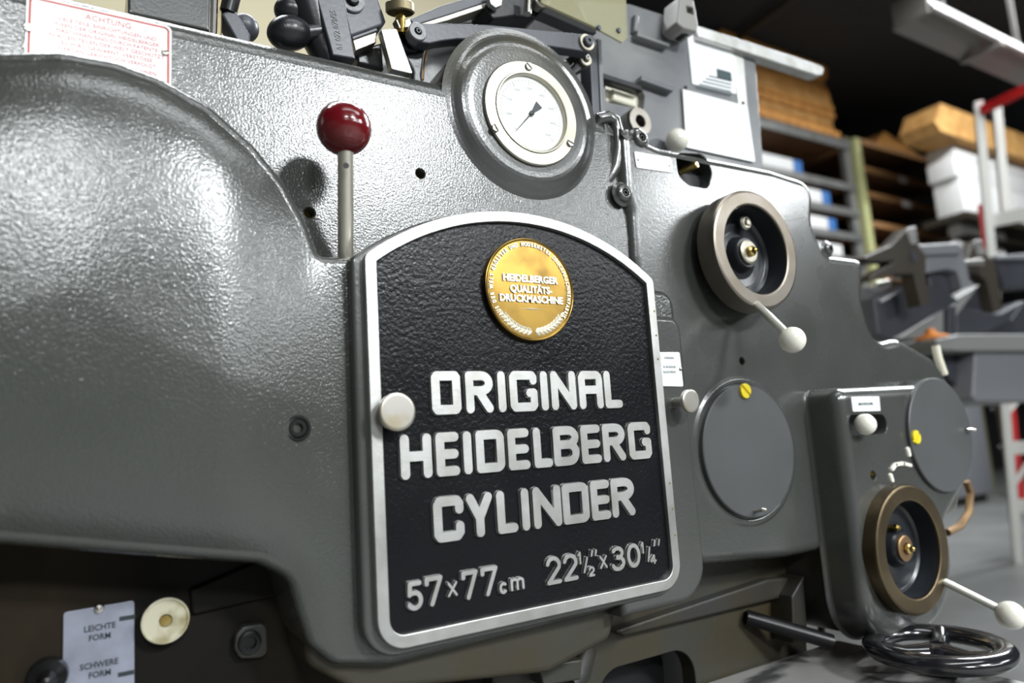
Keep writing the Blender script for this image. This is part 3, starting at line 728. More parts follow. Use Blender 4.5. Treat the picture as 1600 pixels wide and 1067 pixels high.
# frame: ring between outer and inner, flat face, bevelled edges
po = resample(po, .004); no = normals2(po); pii = resample(pi_, .004); ni = normals2(pii)
strip(mb, [[(a[0], y, a[1]) for a in po+no*o] for o, y in ((0, .0085), (0, .0006), (-.0002, .0002), (-.0006, 0))])
strip(mb, [[(a[0], y, a[1]) for a in pii+ni*o] for o, y in ((0, .0085), (0, .0006), (.0002, .0002), (.0006, 0))])
cap_mesh(mb, po-no*.0006, [pii+ni*.0006], lambda V: np.zeros(len(V)), None)
fr = mb.obj('nameplate_frame', M['alu'], press, 'aluminium border of the nameplate')
for px, py in ((1022.5, 486), (1025.5, 524), (1028, 561), (1046.5, 755), (1051, 795), (1055, 836)):
    lathe([(.0010, 0), (.0008, .0003), (0, .0003)], W(px, py, 0), seg=10).obj('frame_pin', M['primer'], fr)
LW = .0036
rows = [('ORIGINAL', 1.0748, 1.1094, 612, 606, [(674.5, 722), (728, 772.7), (778, 792.7), (797, 841.7), (844.6, 859), (861.6, 902), (905, 943.7), (944, 973.5)]),
        ('HEIDELBERG', 1.0276, 1.0618, 715, 689, [(625.8, 677), (681.8, 720), (724.5, 739.8), (744.5, 790.7), (794.5, 829.8), (833.3, 864.8), (865.6, 907), (909, 941), (942.9, 979.4), (983, 1019.6)]),
        ('CYLINDER', .9790, 1.0134, 812, 780, [(677.7, 727.4), (729.8, 772.5), (776, 811), (814.8, 830.5), (834, 879.5), (880, 923), (924.6, 956), (956.5, 994.3)])]
for s, z0, z1, pyl, pyr, xs in rows:
    for k, ch in enumerate(s):
        py = pyl+(pyr-pyl)*k/(len(s)-1)
        x0, x1 = q(xs[k][0], py, .0)[0], q(xs[k][1], py, .0)[0]
        if ch == 'I': m_ = (x0+x1)/2; x0, x1 = m_-LW-.0006, m_+LW+.0006
        if ch in 'L': x0 = x0+.0008
        glyph(ch, x0, x1, z0, z1, LW, .0043, .0013).obj('raised_letter', M['alu'], plate)
small = [('5', 635, 662, 907, 955), ('7', 663.5, 693.5, 899, 948), ('x', 699, 716, 908, 933), ('7', 721, 748.5, 890, 937.5), ('7', 751, 779.5, 884, 932),
         ('c', 780, 794.5, 908.5, 929), ('m', 797.5, 820.5, 901.5, 923),
         ('2', 853, 878, 868, 914), ('2', 879.7, 904, 864, 908.5), ('1', 901, 911.5, 861, 883), ('/', 911, 920.5, 869.5, 896), ('2', 920, 930.5, 884, 901.5), ('"', 922, 934.5, 858, 870),
         ('x', 937, 950, 867, 889), ('3', 955, 977.5, 852.4, 893), ('0', 979.6, 1001.8, 848, 888), ('1', 1000, 1009, 846, 866), ('/', 1011, 1018, 853.6, 878), ('4', 1016, 1027, 866, 882), ('"', 1020, 1033, 842, 854)]
for ch, x0, x1, y0, y1 in small:
    xa, xb = q(x0, (y0+y1)/2, .001)[0], q(x1, (y0+y1)/2, .001)[0]; xm = (x0+x1)/2
    za, zb = q(xm, y1, .001)[1], q(xm, y0, .001)[1]
    big = (y1-y0) > 36
    wv = .0016 if big else (.0008 if ch not in 'cm' else .0010)
    glyph(ch, xa, xb, za, zb, wv, .0043, .0012).obj('raised_numeral', M['alu'], plate)
# medallion
MY = -.0005
ml, mr_ = q(757.5, 443, MY), q(897.1, 462, MY); mt, mbm = q(813, 370.5, MY), q(841, 533, MY)
MC = ((ml[0]+mr_[0])/2, (mt[1]+mbm[1])/2); MR = ((mt[1]-mbm[1])/2+(mr_[0]-ml[0])/2)/2
md = lathe([(MR, -.005), (MR, -.0008), (MR-.0005, .0001), (MR-.0012, .0004), (MR-.0021, 0), (MR-.0026, -.0006), (MR*.79, -.0005), (MR*.5, -.0005), (0, -.0004)], (MC[0], MY, MC[1]), seg=96).obj('medallion', M['medal'], press, 'round gilt bronze medallion on the black plate')
mb = MB()
for s, dz, sz, sx in (('HEIDELBERGER', .13*MR, .0085, .66), ('QUALITÄTS-', -.075*MR, .0085, .66), ('DRUCKMASCHINE', -.26*MR, .0085, .66)):
    V, F = text_mesh(s, sz, .0004, .0003); w_ = (max(v[0] for v in V)-min(v[0] for v in V))
    tgt = {'H': 1.24, 'Q': .94, 'D': 1.42}[s[0]]*MR
    add_text(mb, s, MC[0], MC[1]+dz, MY-.0002, sz, sx=tgt/w_, extrude=.0004, offset=.0003)
mb.obj('medallion_lettering', M['medal_hi'], md, 'polished raised lettering')
mb = MB(); s = 'AUS DER WELT GRÖSSTER UND MODERNSTER DRUCKMASCHINENFABRIK'
tot = 256.0; start = 90+tot/2
wd_ = {' ': .8, 'I': .45, 'M': 1.25, 'W': 1.35, 'N': 1.1, 'R': 1.0}
tw = sum(wd_.get(c_, 1.0) for c_ in s); cur = 0
for c_ in s:
    w_ = wd_.get(c_, 1.0); a = math.radians(start-tot*(cur+w_/2)/tw); cur += w_
    if c_ == ' ': continue
    rr_ = MR*.835; add_text(mb, c_, MC[0]+rr_*math.cos(a), MC[1]+rr_*math.sin(a), MY-.0001, .0050, sx=.72, rot=a-PI/2, extrude=.0003, offset=.00018)
mb.obj('medallion_rim_lettering', M['medal_hi'], md, 'fine lettering around the rim')
mb = MB()
for sg in (1, -1):
    prev = None
    for k in range(9):
        a = math.radians(-90+sg*(3+k*6.0)); rr_ = MR*.82; c = np.array([MC[0]+rr_*math.cos(a), MC[1]+rr_*math.sin(a)])
        if prev is not None: stadium(mb, prev, c, .0003, MY+.0006, MY-.0001, 3, .0001)
        prev = c
        for s2 in ((-.75, .75) if k < 8 else (0,)):
            d = a+sg*PI/2+s2*.85; u = np.array([math.cos(d), math.sin(d)]); v = np.array([-u[1], u[0]]); L = .0062; wv = .0014
            p0 = c; top = Vector((c[0]+u[0]*L*.5, MY-.0009, c[1]+u[1]*L*.5))
            ring = [c, c+u*L*.3+v*wv, c+u*L*.65+v*wv*.9, c+u*L, c+u*L*.65-v*wv*.9, c+u*L*.3-v*wv]
            mb.add([(x_[0], MY+.0004, x_[1]) for x_ in ring]+[tuple(top)], [(i, (i+1) % 6, 6) for i in range(6)])
mb.obj('laurel_branch', M['medal_hi'], md, 'raised laurel branches')
mb = MB(); zz = MC[1]-.0175; mb.add([(MC[0]-.0125, MY+.0003, zz), (MC[0], MY+.0003, zz+.0008), (MC[0]+.0125, MY+.0003, zz), (MC[0], MY+.0003, zz-.0008), (MC[0], MY-.0006, zz)], [(0, 1, 4), (1, 2, 4), (2, 3, 4), (3, 0, 4)])
mb.obj('medallion_dash', M['medal_hi'], md)
# thumb knobs left and right of the plate
def thumb(px, py, Y, rpx, Yb, label):
    c = W(px, py, Y); r_ = rpx; 
    return lathe([(r_*.45, -(Yb-Y)), (r_*.45, -.006), (r_*.9, -.0052), (r_, -.0042), (r_, -.0009), (r_-.0008, -.0002), (r_-.0016, 0), (r_-.0026, 0), (0, 0)], c, seg=48).obj('thumb_knob', M['knurl'], press, label)
thumb(622, 643, -.013, .0141, .003, 'flat round nickel knob at the left edge of the nameplate')
thumb(1081, 626, -.012, .0112, .012, 'flat round nickel knob at the right edge of the nameplate')
# small tag behind the plate's right edge
t = pxslab('instruction_tag', [(1020, 550), (1062, 550), (1068, 604), (1022, 603)], .0085, .001, M['sign'], press, .0003, .002, 'small white instruction tag by the right knob')
mb = MB()
for k, (py, s) in enumerate(((561, 'SCHMIERSTELLE'), (575, 'OEL NACHFUELLEN'), (583, 'TAEGLICH PRUEFEN'))):
    x0, z0 = q(1046, py, .0083); add_text(mb, s, x0, z0, .0083, .0034, sx=.55)
mb.obj('tag_lettering', M['faint_ink'], t)
lathe([(.002, 0), (.0014, .0012), (0, .0014)], W(1063, 577, .0085), seg=12).obj('rivet', M['steel'], t)

# --- lever with red ball
yl = -.001
top = W(540, 240, yl); bot = W(540, 404, .034)
rodr = 12.5/FPX*((top-Vector(CAM)).dot(Vector(_fw)))
lev = tube([bot+(bot-top)*.12, bot, top+(top-bot)*.05], [rodr*1.02, rodr*1.02, rodr*.97], 28).obj('control_lever', M['leverrod'], press, 'bright steel lever rod with a dark red ball')
bc = W(537.5, 201, yl-.001)
br = 42.5/FPX*((bc-Vector(CAM)).dot(Vector(_fw)))
sphere(bc, br, sq=.985).obj('ball_knob', M['red'], lev, 'glossy dark red ball')
c = W(543, 259, yl-rodr); lathe([(.0022, 0), (.0022, .0006), (0, .0006)], c+Vector((-.001, .0004, 0)), axis=(-.3, -1, 0), seg=16).obj('rod_hole', M['black'], lev)

# --- warning plate top left
AY = YA-.0012
wpx = [(37, -60), (37, 82), (262, 140), (269, 45), (255, 36)]
x0, x1 = q(39, 60, AY)[0], q(268, 80, AY)[0]
z1 = q(240, 35, AY)[1]; z0 = z1-.075
wp = slab(rounded([(x0, z0), (x1, z0), (x1, z1), (x0, z1)], .004), AY, AY+.001, .0003).obj('warning_plate', M['sign'], press, 'white enamel warning plate with red lettering')
mb = MB()
bo = rounded([(x0+.0022, z0+.0022), (x1-.0022, z0+.0022), (x1-.0022, z1-.0022), (x0+.0022, z1-.0022)], .003)
for k in range(len(bo)): stadium(mb, bo[k], bo[(k+1) % len(bo)], .0004, AY, AY-.0002, 2, .00005)
lines = ['ACHTUNG', 'VIELE TEILE, EINRICHTUNGEN UND', 'IDEEN DER ORIGINAL HEIDELBERGER', 'MASCHINEN SIND DURCH PATENTE', 'IN ALLEN TEILEN DER WELT GESCHÜTZT', 'ES WIRD GEWARNT. VERSTÖSSE', 'WERDEN GERICHTLICH VERFOLGT', 'HEIDELBERGER DRUCKMASCHINEN']
zc = z1-.0095
for k, s in enumerate(lines):
    sz = .0062 if k == 0 else .0041
    add_text(mb, s, (x0+x1)/2+.004, zc, AY-.0001, sz, sx=.95 if k else .95, extrude=.0001)
    zc -= .0053 if k == 0 else (.0044 if k < 6 else .0056)
mb.obj('warning_lettering', M['redink'], wp, 'faded red lettering and border')
for px, py in ((45, 44), (258, 82)):
    p = W(px, py, AY); screw('plate_screw', p, .0026, M['steel'], wp, .0016, .3)

# --- dark lower frame at left, with its plate and disc
YL = .085
lf = slab(rounded([(-.75, .0), (-.75, 1.06), (-.10, 1.02), (-.10, .0)], 0), YL, YL+.3, .004, spacing=.03).obj('lower_frame', M['greasy'], press, 'oil-stained brown lower frame with shade darkened into its colour')
t = pxslab('form_plate', [(99, 957), (210, 938), (210, 1120), (97, 1120)], YL-.0015, .0012, M['tag'], lf, .0003, .002, 'tin plate marked for light and heavy forms')
mb = MB()
for s, px, py in (('LEICHTE', 156, 984), ('FORM', 156, 999), ('SCHWERE', 155, 1042), ('FORM', 156, 1057)):
    x_, z_ = q(px, py, YL-.0017); add_text(mb, s, x_, z_, YL-.0017, .0054, sx=.92, offset=.0001, rot=0)
for px, py in ((199, 965), (197, 1052)):
    x_, z_ = q(px, py, YL-.0017); box(x_-.0048, x_+.0048, YL-.0020, YL-.0014, z_-.0014, z_+.0014, mb=mb)
mb.obj('form_lettering', M['ink'], t, 'black printed lettering and two marks')
lathe([(.0034, 0), (.0026, .0018), (0, .0024)], W(155, 951, YL-.0015), seg=16).obj('rivet', M['steel'], t)
c = W(259, 970, YL-.012)
k_ = lathe([(.0130, -.012), (.0145, -.004), (.0155, -.001), (.0152, 0), (.0141, .0002), (.0134, -.0006), (.0044, -.0006), (.0042, -.003), (0, -.003)], c, seg=56).obj('round_button', M['cream2'], lf, 'worn cream round button with a brass centre')
lathe([(.0042, -.004), (.0036, -.0012), (0, -.0012)], c, seg=20).obj('button_centre', M['brass'], k_)
pxslab('bolt_lug', [(368, 992), (380, 978), (418, 972), (420, 1028), (375, 1030), (366, 1015)], YL-.008, .012, M['underside'], lf, .002, .006)
lathe([(.0085, 0), (.0080, .003), (.006, .0036), (.0045, .0036), (.004, .001), (0, .001)], W(390, 1003, YL-.008), seg=28).obj('socket_screw', M['rod_dark'], lf)
pxslab('brace_bar', [(296, 922), (440, 860), (440, 930), (300, 962)], YL-.004, .01, M['greasy'], lf, .002, .003)
lathe([(.012, 0), (.011, .008), (.006, .012), (.003, .02), (0, .021)], W(75, 1055, YL), seg=24).obj('stud', M['rod_dark'], lf)

# --- base frame lower right
YR = .10
ov = rounded([q(1058, 1045, YR-.0), q(940, 1069, YR), (q(940, 1069, YR)[0], .80), (q(1086, 1060, YR)[0], .80), q(1086, 1045, YR), q(1078, 1014, YR)], 0)
bf_pts = [q(840, 880, YR), q(1252, 866, YR), q(1218, 935, YR), q(1262, 1012, YR), (q(1262, 1012, YR)[0], .0), (q(840, 1000, YR)[0], .0)]
hx0, hx1 = q(930, 1050, YR)[0], q(1086, 1040, YR)[0]; hz = q(1060, 1014, YR)[1]
hole = rounded([(hx0, .70), (hx1, .70), (hx1, hz), (hx0, hz)], [.01, .01, .03, .03])
bf = slab(np.array([q(760, 900, YR), q(1256, 866, YR), q(1262, 1012, YR), (q(1262, 1012, YR)[0], .02), (q(760, 900, YR)[0], .02)]), YR, YR+.02, .003, holes=[hole], spacing=.03, holedepth=.02).obj('base_frame', M['olive'], press, 'oil-stained olive base frame under the right panel')
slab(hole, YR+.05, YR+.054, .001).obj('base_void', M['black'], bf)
pxslab('base_rib', [(960, 985), (975, 995), (1240, 930), (1252, 900), (1200, 905)], YR-.012, .012, M['underside'], bf, .003)
pxslab('base_gusset', [(1238, 932), (1256, 900), (1262, 985), (1256, 1000), (1240, 1005)], YR-.03, .03, M['underside'], bf, .002)
tube([W(1166, 964, YR-.005), W(1300, 1003, YR-.06)], .0085, 16).obj('tie_rod', M['rod_dark'], press, 'short oily black rod')
tube([W(1296, 915, .16), W(1266, 950, .16), W(1320, 975, .16)], .006, 8).obj('linkage', M['rod_dark'], press)
tube([W(1285, 950, .15), W(1283, 1005, .15)], .005, 8).obj('linkage', M['rod_dark'], press)
tube([W(892, 1067, .10), W(905, 1050, .10), W(916, 1010, .10)], [.012, .012, .011], 16).obj('drain_pipe', M['underside'], press)
pxslab('drain_block', [(840, 1040), (910, 1030), (908, 1062), (850, 1072)], .08, .03, M['olive'], press, .002)

# --- press body behind
body = MB()
box(-.75, .20, .22, .9, .3, 1.34, .01, body); box(.20, .52, .24, .9, .3, 1.2, .01, body)
body.obj('press_body', M['underside'], press)

# --- feeder frame (upper right rear)
YH = .17
def P_(n, px, Y, th, m, **k): return pxslab(n, px, Y, th, m, press, **k)
ff = P_('feeder_frame', [(900, 0), (985, 5), (1062, 30), (1180, 72), (1194, 262), (1180, 330), (960, 330), (928, 260), (925, 60)], YH, .05, M['cast'], r=.004,
        holes=[rounded(qs([(946, 118), (1000, 132), (1008, 150), (1006, 172), (946, 160)], YH), .006)], spacing=.03, label='light grey feeder side frame')
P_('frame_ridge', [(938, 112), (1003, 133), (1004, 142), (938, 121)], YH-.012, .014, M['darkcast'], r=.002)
P_('frame_ridge', [(996, 50), (1048, 68), (1046, 73), (996, 56)], YH-.012, .014, M['cast'], r=.002)
P_('frame_ridge', [(1003, 118), (1056, 137), (1052, 143), (1002, 125)], YH-.012, .014, M['cast'], r=.002)
P_('frame_ridge', [(993, 22), (1000, 24), (998, 50), (991, 48)], YH-.008, .01, M['cast'], r=.003)
P_('window_highlight', [(944, 128), (1006, 150), (1002, 176), (944, 158)], YH+.012, .03, M['cream'], r=.004, label='cream highlight in the frame window, built as a solid piece')  # cream pieces put in for the bright highlight in the frame opening
P_('window_highlight', [(958, 138), (998, 152), (994, 168), (958, 156)], YH+.004, .02, M['cream'], r=.004)
# bushing ring
c = W(1001, 189, YH-.03)
lathe([(.019, -.035), (.0195, -.004), (.018, 0), (.0085, 0), (.0078, -.001), (.0075, -.02), (0, -.02)], c, seg=48).obj('bushing', M['alu_edge'], press, 'grey steel bushing ring')
lathe([(.0074, -.012), (0, -.012)], c, seg=24).obj('bushing_bore', M['black'], press)
sphere(W(1058, 219, YH-.02), .0155).obj('ball_knob', M['ivory'], press, 'cream ball behind the panel edge')
# data plates
dp = P_('data_plate', [(1074, 52), (1145, 73), (1151, 147), (1082, 131)], YH-.002, .002, M['sign'], r=.0003, corner=.002, label='upper white data plate with a dark table')
mb = MB()
def flatpx(mb, pts, Y, t=.0004):
    w_ = [W(*p, Y) for p in pts]; flat(mb, w_, t)
flatpx(mb, [(1120, 107), (1142, 113), (1144, 127), (1121, 121)], YH-.0026)
for k in range(5):
    yy = 117+k*4.3; xa = 1108-k*5
    flatpx(mb, [(xa, yy-(1140-xa)*.0+.5-(0)), (1143, yy+(1143-xa)*.25), (1143, yy+(1143-xa)*.25+1.6), (xa, yy+2.1)], YH-.0026)
mb.obj('data_table', M['teal'], dp)
dp2 = P_('data_plate', [(1067, 139), (1168, 166), (1180, 253), (1073, 230)], YH-.0045, .002, M['sign'], r=.0003, corner=.002, label='larger blank white data plate below the first')
for px, py in ((1071, 137), (1161, 161)): lathe([(.003, 0), (.002, .0018), (0, .002)], W(px, py, YH-.005), seg=12).obj('rivet', M['rod_dark'], dp2)
# bright edge strip and rail
P_('edge_strip', [(1144, 70), (1161, 76), (1175, 250), (1165, 250)], YH-.001, .01, M['alu'], r=.001, label='polished vertical edge strip')
P_('top_rail', [(1092, 40), (1230, 84), (1282, 102), (1288, 107), (1286, 117), (1278, 118), (1150, 76), (1092, 58)], YH-.012, .018, M['alu'], r=.002, corner=.003, label='bright steel rail sticking out to the right')
P_('clamp_bracket', [(1062, -6), (1084, -3), (1092, 42), (1090, 50), (1068, 44), (1058, 36)], YH-.035, .03, M['bracket'], r=.003, corner=.004, holes=[rounded(qs([(1072, 8), (1084, 11), (1085, 24), (1073, 20)], YH-.035), .002)], label='upright clamp bracket on the rail')
lathe([(.009, -.01), (.009, .004), (.006, .006), (.004, .006), (.004, .003), (0, .003)], W(1067, 50, YH-.02), seg=20).obj('clamp_screw', M['rod_dark'], press)
# --- delivery linkage above the upper panel
P_('rear_casting', [(560, 200), (600, 60), (660, 30), (760, 20), (900, 30), (935, 60), (940, 260), (600, 260)], .17, .04, M['cast'], r=.004, corner=.01)
P_('recess_shade_slab', [(640, 60), (735, 8), (905, 20), (915, 60), (800, 50)], .155, .014, M['darkcast'], r=.003)  # raised dark slab standing in for the shade of a recess
P_('upright_bar', [(921, 70), (933, 70), (938, 190), (927, 190)], .11, .02, M['arm'], r=.001)
P_('upright_bar', [(934, 60), (940, 62), (946, 190), (940, 190)], .11, .02, M['cast'], r=.001)
YK = .07
la = [(650, 36), (665, 36), (700, 36), (760, 38), (905, 52), (926, 54), (933, 68), (922, 82), (905, 79), (790, 62), (715, 61), (690, 64), (672, 68), (655, 66), (644, 54)]
arm = P_('link_arm', la, YK, .014, M['arm'], r=.0015, corner=.003, label='long slate grey link arm arching over the gauge')
def pin(px, py, Y, R_, rr_, m, m2, nm='pivot_pin', h=.004, parent=None):
    c = W(px, py, Y); o = lathe([(R_, -.01), (R_, 0), (R_-.0008, .0008), (rr_+.0005, .0008)], c, seg=36).obj('pivot_washer', m, parent or press)
    lathe([(rr_, 0), (rr_, h), (rr_-.001, h+.001), (rr_*.35, h+.001), (rr_*.3, h-.001), (0, h-.001)], c, seg=24).obj(nm, m2, o); return o
pin(653, 49, YK-.002, .0092, .0035, M['cast'], M['rod_dark'], h=.001, parent=arm)
pin(917, 66, YK-.002, .0100, .0060, M['bezel'], M['arm'], h=.004, parent=arm)
lathe([(.012, -.03), (.012, 0), (.009, .0)], W(640, 62, YK+.012), seg=30).obj('pivot_boss', M['darkcast'], arm)
P_('dark_bracket', [(618, 62), (650, 44), (668, 62), (660, 118), (672, 200), (640, 200), (645, 110)], YK+.018, .02, M['darkcast'], r=.003, corner=.004)
P_('cross_arm', [(640, 30), (690, 8), (760, -12), (762, 3), (700, 24), (648, 40)], YK+.03, .02, M['arm'], r=.0015, label='slate arm rising to the right')
P_('cross_arm_edge', [(652, 38), (762, 3), (762, 11), (700, 32), (662, 42)], YK+.031, .02, M['bezel'], r=.001)
P_('cross_arm', [(846, 6), (862, 2), (935, 42), (932, 52), (920, 50), (846, 18)], YK+.02, .016, M['arm'], r=.0015, label='slate arm falling to the right')
P_('adjuster_block', [(768, -20), (846, -20), (846, 22), (836, 28), (808, 26), (770, 30), (756, 10)], YK+.03, .03, M['darkcast'], r=.003, corner=.005)
P_('adjuster_plate', [(762, -10), (786, -10), (784, 8), (775, 12), (767, 6)], YK+.02, .006, M['alu'], r=.001)
tube([W(825, -8, YK+.015), W(824, 22, YK+.015)], .0045, 14).obj('adjuster_screw', M['steel'], press)
pin(846, -1, YK+.015, .0095, .0045, M['bezel'], M['arm'])
pin(915, 92, YK+.02, .0085, .0040, M['bezel'], M['alu_edge'])
P_('short_link', [(893, 80), (906, 84), (918, 80), (925, 100), (906, 112), (893, 122), (882, 110), (898, 98)], YK+.024, .02, M['darkcast'], r=.003, corner=.004)
sphere(W(882, 103, YK+.03), .006).obj('link_end', M['bezel'], press)
# yellowed plastic guard
pg = P_('plastic_guard', [(845, -20), (978, -20), (980, 60), (972, 66), (925, 40), (846, 4)], YK+.008, .003, M['plastic'], r=.0004, label='yellowed clear plastic guard')
for px, py in ((935, 44), (966, 48)): lathe([(.0035, 0), (.003, .002), (.0015, .002), (0, .001)], W(px, py, YK+.008), seg=16).obj('guard_screw', M['arm'], pg)
# left cluster: number bar, lever blocks
nb = P_('number_bar', [(492, -20), (536, -20), (556, 92), (520, 86), (496, 0)], YK+.0, .016, M['arm'], r=.0015, label='slate bar with a cast part number')
mb = MB(); x_, z_ = q(538, 78, YK-.0002)
p0, p1 = q(536, 78, YK), q(522, 6, YK); ang = math.atan2(p1[1]-p0[1], p1[0]-p0[0])
add_text(mb, '01 022 079/35', p0[0], p0[1], YK-.0002, .0078, sx=.82, rot=ang, align='LEFT', extrude=.0003)
mb.obj('cast_number', M['darkcast'], nb)
P_('hinge_block', [(538, -20), (586, -20), (604, 34), (596, 40), (546, 58), (538, 20)], YK+.012, .03, M['arm'], r=.0025, corner=.003, label='slate hinge block')
pin(550, 0, YK+.010, .012, .006, M['cast'], M['rod_dark'])
P_('hinge_lower', [(546, 50), (588, 36), (590, 48), (552, 62)], YK+.014, .03, M['arm'], r=.001)
P_('hinge_strip', [(551, 62), (588, 50), (588, 66), (556, 79)], YK+.016, .02, M['bezel'], r=.0008)
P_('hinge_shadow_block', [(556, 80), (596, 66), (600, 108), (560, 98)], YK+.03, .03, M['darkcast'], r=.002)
tube([W(478, -20, YK+.02), W(484, 20, YK+.02), W(500, 70, YK+.02), W(520, 110, YK+.02)], [.022, .02, .014, .012], 20).obj('rocker_arm', M['darkcast'], press, 'black curved rocker arm')
sphere(W(452, 52, YK+.012), .0150, sq=1.3, axis=(1, 0, .4)).obj('rocker_head', M['darkcast'], press, 'rounded black rocker head')
sphere(W(455, 18, YK+.02), .0125, sq=1.2, axis=(1, 0, .2)).obj('rocker_head', M['darkcast'], press)
tube([W(452, 56, YK+.012), W(500, 50, YK+.012)], .008, 14).obj('rocker_pin', M['darkcast'], press)
# white strip and thumb screw
P_('white_gauge_bar', [(595, 45), (620, 44), (646, 116), (612, 108)], YK+.006, .008, M['alu'], r=.001, corner=.002, label='bright flat steel bar leaning up beside the hinge')
P_('clip_plate', [(618, 30), (640, 28), (646, 42), (624, 44)], YK+.004, .008, M['bezel'], r=.001)
c = W(625, 14, YK+.004)
ts = lathe([(.0125, -.004), (.0138, -.003), (.0138, .004), (.012, .006), (0, .006)], c, axis=(-.1, -.25, 1), seg=28).obj('thumb_screw', M['khaki'], press, 'knurled brass-coloured thumb screw')
lathe([(.005, -.022), (.005, -.004)], c, axis=(-.1, -.25, 1), seg=16).obj('screw_stem', M['brass'], ts)
tube([W(664, 60, YK+.03), W(668, 80, YK+.03), W(662, 100, YK+.03), W(660, 125, YK+.03)], .0016, 8).obj('spring_wire', M['copper'], press)
# far left: box and slanted arm behind the panel
P_('ink_duct_box', [(200, -40), (330, -40), (328, 48), (200, 20)], YA+.04, .05, M['paint_fine'], r=.002)
tube([W(343, -30, YA+.05), W(340, 60, YA+.05)], .0032, 10).obj('thin_rod', M['khaki'], press)
tube([W(334, -30, YA+.045), W(331, 60, YA+.045)], .0040, 10).obj('thin_rod', M['steel'], press)
tube([W(368, -30, YA+.05), W(355, 22, YA+.05)], .0075, 12).obj('slanted_rod', M['rod_dark'], press)
P_('slanted_arm', [(346, 20), (366, 12), (392, 54), (392, 70), (372, 66)], YA+.045, .02, M['arm'], r=.002, corner=.003)
sphere(W(382, 44, YA+.07), .0125).obj('arm_boss', M['arm'], press)

# ================================================================== PLATFORM AND HANDWHEEL
pf = box(.13, .51, -.42, .098, .755, .78, .004)
tg = tag(pf.obj('delivery_board', M['dusty']), 'dusty grey board at the bottom of the picture beneath the press', 'board')
hc = Vector((.473, -.048, .806)); HRr = .0605
hwt = thing('handwheel', (hc.x, hc.y, .76), 'glossy black spoked handwheel standing at the corner of the dusty board', 'handwheel')
mb = MB(); rings = []
NS = 64
for k in range(NS+1):
    a = 2*PI*k/NS; cc = hc+Vector((math.cos(a), math.sin(a), 0))*HRr; rings.append([cc+(Vector((math.cos(a), math.sin(a), 0))*math.cos(2*PI*j/16)*.0125+Vector((0, 0, 1))*math.sin(2*PI*j/16)*.0095) for j in range(16)])
strip(mb, rings); mb.obj('wheel_rim', M['bakelite'], hwt, angle=60)
for k in range(3):
    a = math.radians(25+120*k); u = Vector((math.cos(a), math.sin(a), 0))
    tube([hc+u*.008-Vector((0, 0, .006)), hc+u*.035-Vector((0, 0, .005)), hc+u*(HRr-.003)], [.012, .0095, .010], 12).obj('spoke', M['bakelite'], hwt)
lathe([(.017, -.018), (.017, -.002), (.014, .003), (.006, .004), (0, .004)], hc, axis=(0, 0, 1), seg=32).obj('wheel_hub', M['bakelite'], hwt)
tube([hc-Vector((0, 0, .015)), (hc.x, hc.y, .7815)], .012, 20).obj('spindle', M['rod_dark'], hwt)

# ================================================================== BACKGROUND
# --- shelving 1 (white cartons) along Y=4.4
Y1 = 4.4
def zx(px, py, Y): return q(px, py, Y)
xr1 = zx(1325, 250, Y1)[0]; xl1 = xr1-3.6
zt1 = zx(1310, 218, Y1)[1]
sh1 = thing('steel_shelving', ((xl1+xr1)/2, Y1+.3, 0), 'galvanised steel shelving loaded with white cartons behind the press', 'shelving')
for x_ in (xl1, xr1):
    for y_ in (Y1+.03, Y1+.95): box(x_-.055, x_+.055, y_-.03, y_+.03, 0, zt1, mb=MB()).obj('post', M['shelfmetal'], sh1)
zs = [zt1] + [zx(1320, py, Y1)[1] for py in (287, 326, 364, 402)]
for k, z_ in enumerate(zs):
    box(xl1-.05, xr1+.05, Y1-.03, Y1-.001, z_-(.12 if k == 0 else .09), z_, .006, mb=MB()).obj('shelf_beam', M['shelfmetal'], sh1)
    box(xl1+.06, xr1-.06, Y1+.001, Y1+.98, z_-.06, z_-.01, mb=MB()).obj('shelf_board', M['board'], sh1)
box(xl1, xr1, Y1+.985, Y1+1.0, .3, zt1-.05, mb=MB()).obj('shelf_back', M['board'], sh1)
nm = ['top', 'second', 'third', 'bottom']
hgt = [.19, .20, .18, .17]
for k in range(4):
    z0_ = zs[k+1]+.002; x1_ = zx((1252, 1296, 1306, 1316)[k], (250, 300, 345, 385)[k], Y1+.05)[0]; be = k < 3
    o = box(x1_-1.1, x1_-(.16 if be else 0), Y1+.05, Y1+.6, z0_, z0_+hgt[k], .01).obj('paper_carton', M['whitebox'])
    tag(o, 'long white paper carton on the %s visible shelf' % nm[k] + (' with a blue end' if be else ', without any blue'), 'carton', 'white cartons on the shelving')
    if be: box(x1_-.158, x1_, Y1+.049, Y1+.6, z0_, z0_+hgt[k], .006).obj('blue_end', M['blue'], o, 'blue carton end')
# cardboard stack on top
xc0, xc1 = zx(1150, 120, Y1+.1)[0], xr1+.10
zb = zt1+.002
nlay = 12; hh = min((zx(1240, 82, Y1+.1)[1]-zb), CEIL-.03-zb)/nlay
ordn = ['lowest', 'second lowest', 'third from the bottom', 'fourth from the bottom', 'fifth from the bottom', 'sixth from the bottom', 'sixth from the top', 'fifth from the top', 'fourth from the top', 'third from the top', 'second from the top', 'topmost']
for k in range(nlay):
    dx = rng.uniform(-.06, .03)
    o = box(xc0-.2+dx, xc1-.05+dx*.5-k*.010, Y1+.06+rng.uniform(0, .08), Y1+.9, zb+k*hh, zb+(k+1)*hh-.010, .008).obj('cardboard_pack', M['cardboard' if k % 3 else 'cardboard2'])
    tag(o, ordn[k]+' brown cardboard pack in the stack on top of the shelving', 'cardboard pack', 'cardboard packs stacked on the shelving')
